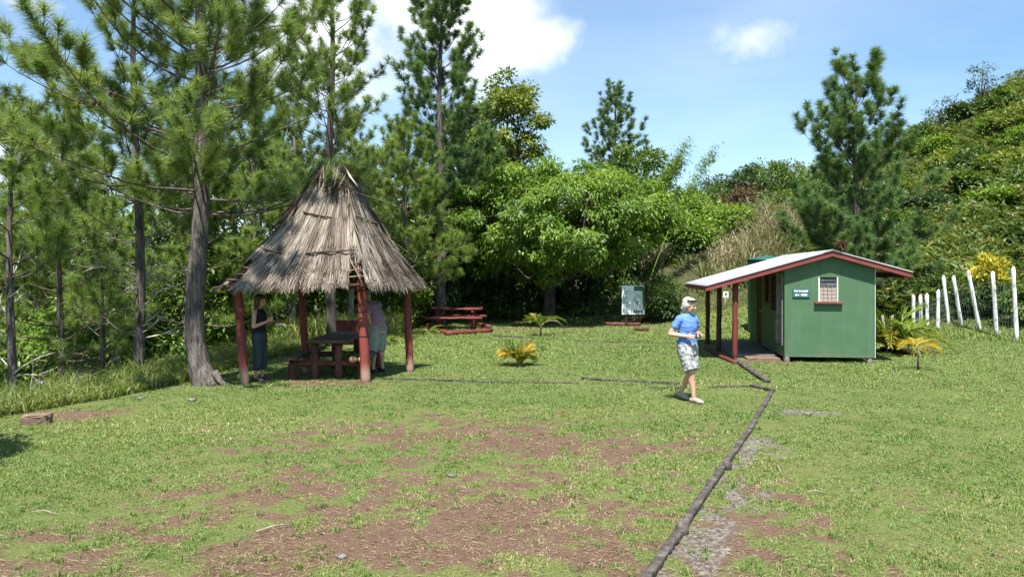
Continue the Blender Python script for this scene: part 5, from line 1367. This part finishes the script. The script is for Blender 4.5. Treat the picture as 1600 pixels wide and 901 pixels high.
def woman_walking():
    x, y = gp(1074, 627)
    g = tz(x, y)
    root = thing('person', 'white haired woman in blue t-shirt and patterned grey shorts walking over the lawn', 'person', (x, y, g), R(-58))
    bm = bmesh.new()
    hz, ft = .85, .085
    hipR, hipL = (0, -.085, hz), (0, .085, hz)
    kneeR, kneeL = (.17, -.075, .475), (.03, .07, .465)
    ankR, ankL = (.19, -.055, ft), (-.2, .055, .115)
    leg(bm, hipR, kneeR, ankR); leg(bm, hipL, kneeL, ankL)
    loft(bm, [((0, 0, .80), .10, .15), ((0, 0, .9), .105, .165), ((.0, 0, 1.0), .09, .138), ((.0, 0, 1.1), .092, .135), ((.0, 0, 1.2), .105, .15), ((-.005, 0, 1.29), .095, .16), ((-.01, 0, 1.345), .065, .12), ((-.005, 0, 1.375), .048, .06)])
    limb(bm, [(-.012, 0, 1.35), (.01, 0, 1.43)], [.05, .046])
    rot, at = head(bm, (.04, 0, 1.505), R(34), R(16), 1.0)
    elR, elL = (-.09, -.28, 1.06), (-.05, .27, 1.06)
    wrR, wrL = (.13, -.125, 1.03), (.14, .125, 1.035)
    arm(bm, (-.01, -.165, 1.295), elR, wrR); arm(bm, (-.01, .165, 1.295), elL, wrL)
    hand(bm, wrR, (.75, .65, -.02), (0, .2, 1), .7, .95); hand(bm, wrL, (.75, -.65, -.02), (0, -.2, 1), -.7, .95)
    solid('body', bm, 'skin_pale', root, .0065, 3)
    face_bits(root, rot, at, 1.0)
    # t-shirt
    bm = bmesh.new()
    loft(bm, [((.0, 0, .86), .118, .18), ((.0, 0, .93), .116, .176), ((0, 0, 1.02), .108, .158), ((.004, 0, 1.1), .11, .154), ((.006, 0, 1.18), .12, .16), ((-.003, 0, 1.28), .1, .162), ((-.01, 0, 1.335), .08, .14), ((-.012, 0, 1.37), .062, .085)])
    for s, el in ((-1, elR), (1, elL)):
        sh = (-.01, s * .16, 1.285); limb(bm, [(-.012, s * .15, 1.3), sh, mid(sh, el, .3), mid(sh, el, .5)], [.058, .064, .057, .057])
    solid('t_shirt', bm, 'blue_shirt', root, .008, 4, 0.009)
    # wide knee-length shorts
    bm = bmesh.new()
    loft(bm, [((.01, 0, .74), .128, .172), ((.006, 0, .82), .13, .184), ((0, 0, .88), .124, .182), ((0, 0, .93), .116, .174)])
    for hp, kn in ((hipR, kneeR), (hipL, kneeL)):
        V, F = tube(np.array([mid(hp, kn, -.1), hp, mid(hp, kn, .3), mid(hp, kn, .6), mid(hp, kn, .86), mid(hp, kn, .93)]), np.array([.07, .098, .106, .108, .112, .114]), 20)
        vs = [bm.verts.new(v) for v in V]
        for f in F: bm.faces.new([vs[q] for q in f])
    solid('shorts', bm, 'skirt', root, .009, 2, .008)
    # hair with dark sunglasses pushed up
    bm = bmesh.new()
    for c, r in (((-.032, 0, .05), (.092, .084, .078)), ((-.058, 0, -.01), (.056, .08, .085)), ((.02, 0, .088), (.055, .062, .03)), ((-.03, .07, -.01), (.035, .018, .05)), ((-.03, -.07, -.01), (.035, .018, .05)), ((-.07, 0, -.06), (.04, .055, .045))):
        sph(bm, at(*c), tuple(q * .96 for q in r), rot)
    solid('hair', bm, 'hair_white', root, .007, 2, 0.008)
    P = [at(-.012 + .092 * math.cos(a), .088 * math.sin(a), .075 + .02 * math.cos(a)) for a in np.linspace(-1.8, 1.8, 15)]
    tube_obj('sunglasses', [tuple(p) for p in P], .013, M['black'], root, 8, 1.2)
    for ak, yw, pt in ((ankR, R(12), 0), (ankL, R(5), R(14))):
        bm = bmesh.new(); foot(bm, ak, yw, pt, 1, .005); sh = solid('shoe', bm, 'shoe_beige', root, .007, 2)
    return root
wm = woman_walking()
# the compact camera in her hands
v = wm.matrix_basis @ Vector((.205, 0, 1.035))
t = thing('camera', 'small dark compact camera held in both hands by the walking woman', 'camera', v, R(-58))
box('camera_body', -.014, .014, -.055, .055, -.03, .03, M['black'], t, .006); tube_obj('lens', [(.014, 0, 0), (.03, 0, 0), (.032, 0, 0)], [.022, .02, .016], M['steel'], t, 14)

def woman_black():
    x, y = gp(405, 596)
    root = thing('person', 'woman in black sleeveless top and dark capri trousers standing under the thatch edge', 'person', (x, y, tz(x, y)), R(-14))
    bm = bmesh.new(); ft = .08
    leg(bm, (0, -.085, .85), (.03, -.08, .46), (-.03, -.075, ft)); leg(bm, (0, .085, .85), (.03, .085, .46), (.0, .1, ft))
    loft(bm, [((0, 0, .80), .10, .15), ((0, 0, .9), .108, .165), ((.0, 0, 1.0), .09, .135), ((.0, 0, 1.1), .09, .13), ((.01, 0, 1.2), .108, .148), ((0, 0, 1.29), .092, .155), ((-.01, 0, 1.34), .065, .115), ((-.005, 0, 1.37), .048, .06)])
    limb(bm, [(-.01, 0, 1.35), (.012, 0, 1.43)], [.048, .044])
    rot, at = head(bm, (.03, 0, 1.5), R(-2), R(8), .92)
    elR, elL = (.02, -.22, 1.03), (.03, .22, 1.03)
    wrR, wrL = (.24, -.1, 1.13), (.23, .1, 1.13)
    arm(bm, (0, -.16, 1.29), elR, wrR, .94); arm(bm, (0, .16, 1.29), elL, wrL, .94)
    hand(bm, wrR, (.6, .5, .5), (-.3, .3, .8), .8, .92); hand(bm, wrL, (.6, -.5, .5), (-.3, -.3, .8), -.8, .92)
    solid('body', bm, 'skin', root, .0065, 3); face_bits(root, rot, at, .92)
    bm = bmesh.new()
    loft(bm, [((0, 0, .87), .116, .174), ((0, 0, .95), .108, .16), ((0, 0, 1.02), .1, .145), ((.004, 0, 1.1), .1, .14), ((.014, 0, 1.2), .119, .156), ((0, 0, 1.29), .1, .148), ((-.01, 0, 1.335), .074, .115), ((-.01, 0, 1.355), .06, .08)])
    solid('sleeveless_top', bm, 'black_shirt', root, .008, 3, 0.006)
    bm = bmesh.new()
    loft(bm, [((0, 0, .76), .115, .165), ((0, 0, .85), .118, .178), ((0, 0, .91), .112, .17)])
    for hp, kn, an in (((0, -.085, .85), (.03, -.08, .46), (-.03, -.075, ft)), ((0, .085, .85), (.03, .085, .46), (.0, .1, ft))):
        limb(bm, [hp, mid(hp, kn, .5), kn, mid(kn, an, .3), mid(kn, an, .5)], [.096, .084, .07, .071, .066])
    solid('capri_trousers', bm, 'teal_trousers', root, .009, 3, 0.008)
    bm = bmesh.new()
    for c, r in (((-.03, 0, .045), (.1, .09, .085)), ((-.055, 0, -.03), (.065, .083, .1)), ((-.06, 0, -.12), (.05, .07, .08)), ((.025, 0, .085), (.065, .068, .035)), ((-.015, .068, -.05), (.048, .024, .1)), ((-.015, -.068, -.05), (.048, .024, .1))):
        sph(bm, at(*c), tuple(q * .96 for q in r), rot)
    solid('hair', bm, 'hair_brown', root, .007, 2, 0.006)
    for ak in ((-.03, -.075, ft), (.0, .1, ft)):
        bm = bmesh.new(); foot(bm, ak, 0, 0, 1, .005); solid('shoe', bm, 'shoe_dark', root, .007, 2)
    return root
wb = woman_black()
v = wb.matrix_basis @ Vector((.31, 0, 1.18))
t = thing('camera', 'black camera held at chest height by the woman in the black top', 'camera', v, R(-14))
box('camera_body', -.02, .02, -.05, .05, -.032, .032, M['black'], t, .008); tube_obj('lens', [(.02, 0, 0), (.045, 0, 0), (.048, 0, 0)], [.026, .025, .018], M['black'], t, 14)

def person_mauve():
    x, y = gp(591, 582)
    root = thing('person', 'person in mauve shirt and pale green shorts leaning forward behind the front shelter post', 'person', (x, y, tz(x, y)), R(150))
    bm = bmesh.new(); ft = .085; k = 1.08
    lr = [((0, -.095, .9), (.03, -.1, .48), (-.03, -.1, ft)), ((0, .095, .9), (.06, .1, .48), (.03, .11, ft))]
    for h, kn, an in lr: leg(bm, h, kn, an, k)
    loft(bm, [((0, 0, .84), .12, .165), ((0, 0, .95), .125, .175), ((.03, 0, 1.06), .125, .17), ((.08, 0, 1.18), .125, .178), ((.13, 0, 1.29), .12, .19), ((.19, 0, 1.39), .1, .185), ((.235, 0, 1.44), .07, .12)])
    limb(bm, [(.22, 0, 1.42), (.285, 0, 1.49)], [.058, .054])
    rot, at = head(bm, (.33, 0, 1.55), 0, R(30), 1.0)
    sR, sL = (.18, -.2, 1.37), (.18, .2, 1.37)
    eR, eL = (.4, -.24, 1.16), (-.04, .36, 1.17)
    wR, wL = (.52, -.16, .98), (.03, .2, 1.0)
    arm(bm, sR, eR, wR, 1.1); arm(bm, sL, eL, wL, 1.1)
    hand(bm, wR, (.6, .2, -.7), (0, 1, 0), .5, 1.05); hand(bm, wL, (.7, -.6, -.25), (.2, .2, .9), -.5, 1.05)
    solid('body', bm, 'skin', root, .007, 3); face_bits(root, rot, at, 1.0)
    bm = bmesh.new()
    loft(bm, [((0, 0, .88), .14, .19), ((.005, 0, .96), .145, .19), ((.03, 0, 1.06), .143, .186), ((.08, 0, 1.18), .143, .192), ((.13, 0, 1.29), .137, .205), ((.185, 0, 1.385), .118, .2), ((.225, 0, 1.44), .085, .125), ((.245, 0, 1.465), .066, .08)])
    for sh, el in ((sR, eR), (sL, eL)): limb(bm, [sh, mid(sh, el, .35), mid(sh, el, .68)], [.078, .076, .076])
    solid('polo_shirt', bm, 'mauve_shirt', root, .009, 3, 0.01)
    bm = bmesh.new(); loft(bm, [((0, 0, .8), .13, .18), ((0, 0, .88), .136, .186), ((0, 0, .94), .132, .182)])
    for h, kn, an in lr: limb(bm, [h, mid(h, kn, .5), mid(h, kn, .96)], [.115, .112, .108])
    solid('shorts', bm, 'green_shorts', root, .009, 3, 0.009)
    bm = bmesh.new()
    for c, r in (((-.035, 0, .05), (.096, .088, .08)), ((-.06, 0, -.01), (.06, .08, .08))): sph(bm, at(*c), r, rot)
    solid('hair', bm, 'hair_grey', root, .008, 2)
    for h, kn, an in lr:
        bm = bmesh.new(); foot(bm, an, 0, 0, 1.12, .006); solid('shoe', bm, 'shoe_dark', root, .008, 2)
person_mauve()

# ------------------------------------------------------------------ CAMERA, SUN, SKY
cam = bpy.data.cameras.new('camera'); co = bpy.data.objects.new('view_camera', cam); C.objects.link(co)
co.location = (0, 0, CAMH); co.rotation_euler = (R(90), 0, 0)
cam.sensor_width = 36; cam.lens = 36 * F_PX / 1600; cam.shift_y = (HZ - 450.5) / 1600; cam.clip_end = 3000; cam.clip_start = .05
SC.camera = co
EL_, AZ = 64, 4       # sun height; shadows run away from the camera, a little to the right
sd = Vector((math.sin(R(AZ)) * math.cos(R(EL_)), math.cos(R(AZ)) * math.cos(R(EL_)), -math.sin(R(EL_))))
sun = bpy.data.lights.new('sun', 'SUN'); sun.energy = 5.0; sun.angle = R(.53); sun.color = (1, .955, .88)
so = bpy.data.objects.new('sun', sun); C.objects.link(so); so.rotation_euler = sd.to_track_quat('-Z', 'Y').to_euler(); so.location = (0, -20, 40)

w = bpy.data.worlds.new('World'); SC.world = w; w.use_nodes = True; nt = w.node_tree; nt.nodes.clear(); L = nt.links
sky = nt.nodes.new('ShaderNodeTexSky'); sky.sky_type = 'NISHITA'; sky.sun_disc = False; sky.sun_elevation = R(EL_); sky.sun_rotation = R(180 + AZ)
sky.air_density = 1.0; sky.dust_density = .6; sky.ozone_density = 2.2; sky.altitude = 200
tc = nt.nodes.new('ShaderNodeTexCoord')
wn = nt.nodes.new('ShaderNodeTexNoise'); wn.inputs['Scale'].default_value = 8; wn.inputs['Detail'].default_value = 9; wn.inputs['Roughness'].default_value = .56
L.new(tc.outputs['Generated'], wn.inputs['Vector'])
def vm(op, a, b):
    n = nt.nodes.new('ShaderNodeVectorMath'); n.operation = op
    for i, v in enumerate((a, b)):
        if v is None: continue
        if hasattr(v, 'node'): L.new(v, n.inputs[i])
        else: n.inputs[i].default_value = v
    return n
acc = None
for px, py, rx, ry, st in ((700, 30, 210, 100, 1.5), (830, 70, 120, 62, 1.3), (520, 60, 220, 130, 1.2), (690, 115, 150, 60, 1.1), (60, 260, 200, 170, .8), (40, 5, 60, 30, .6), (1170, 60, 135, 68, .6), (1100, 98, 120, 48, .4), (300, 330, 400, 100, .55)):
    c = Vector(((px - 800) / F_PX, 1, (HZ - py) / F_PX)).normalized()
    s = vm('SUBTRACT', tc.outputs['Generated'], tuple(c)); k = c.y
    s = vm('MULTIPLY', s.outputs[0], (F_PX / rx / k, 2.0, F_PX / ry / k))
    ln = vm('LENGTH', s.outputs[0], None).outputs['Value']
    m = math_n(nt, 'MULTIPLY', math_n(nt, 'SUBTRACT', 1.15, ln), st)
    m = math_n(nt, 'MAXIMUM', m, 0.0)
    acc = m if acc is None else math_n(nt, 'MAXIMUM', acc, m)
gate = math_n(nt, 'MULTIPLY', acc, 1.7, True)
den = math_n(nt, 'ADD', math_n(nt, 'MULTIPLY', acc, .62), math_n(nt, 'MULTIPLY', math_n(nt, 'SUBTRACT', wn.outputs['Fac'], .5), 1.9))
den = ramp(nt, den, [(.0, (0, 0, 0)), (.3, (.2, .2, .2)), (.7, (.72, .72, .72)), (1.0, (1, 1, 1))])
den = math_n(nt, 'MULTIPLY', den, gate)
# thin veil towards the horizon, everywhere round the sky
w2 = nt.nodes.new('ShaderNodeTexNoise'); w2.inputs['Scale'].default_value = 2.2; w2.inputs['Detail'].default_value = 6
mp = nt.nodes.new('ShaderNodeMapping'); mp.inputs['Scale'].default_value = (1, 1, 3); L.new(tc.outputs['Generated'], mp.inputs[0]); L.new(mp.outputs[0], w2.inputs['Vector'])
veil = ramp(nt, w2.outputs['Fac'], [(.35, (.02, .02, .02)), (.8, (.26, .26, .26))])
den = math_n(nt, 'MAXIMUM', den, veil)
blue = mixc(nt, 1.0, sky.outputs[0], (.93, 1.11, 1.16), 'MULTIPLY')
col = mixc(nt, den, blue, (9.0, 9.2, 9.6))
bg = nt.nodes.new('ShaderNodeBackground'); bg.inputs['Strength'].default_value = .077; L.new(col, bg.inputs[0])
wo = nt.nodes.new('ShaderNodeOutputWorld'); L.new(bg.outputs[0], wo.inputs[0])

SC.view_settings.view_transform = 'Standard'; SC.view_settings.look = 'None'; SC.view_settings.gamma = 1; SC.view_settings.use_curve_mapping = False
SC.view_settings.exposure = 1.2
SC.cycles.max_bounces = 6; SC.cycles.diffuse_bounces = 3; SC.cycles.glossy_bounces = 2; SC.cycles.transmission_bounces = 4; SC.cycles.transparent_max_bounces = 4
SC.cycles.use_denoising = True; SC.cycles.use_adaptive_sampling = True; SC.cycles.adaptive_threshold = .015
SC.cycles.sample_clamp_indirect = 6; SC.cycles.caustics_reflective = False; SC.cycles.caustics_refractive = False
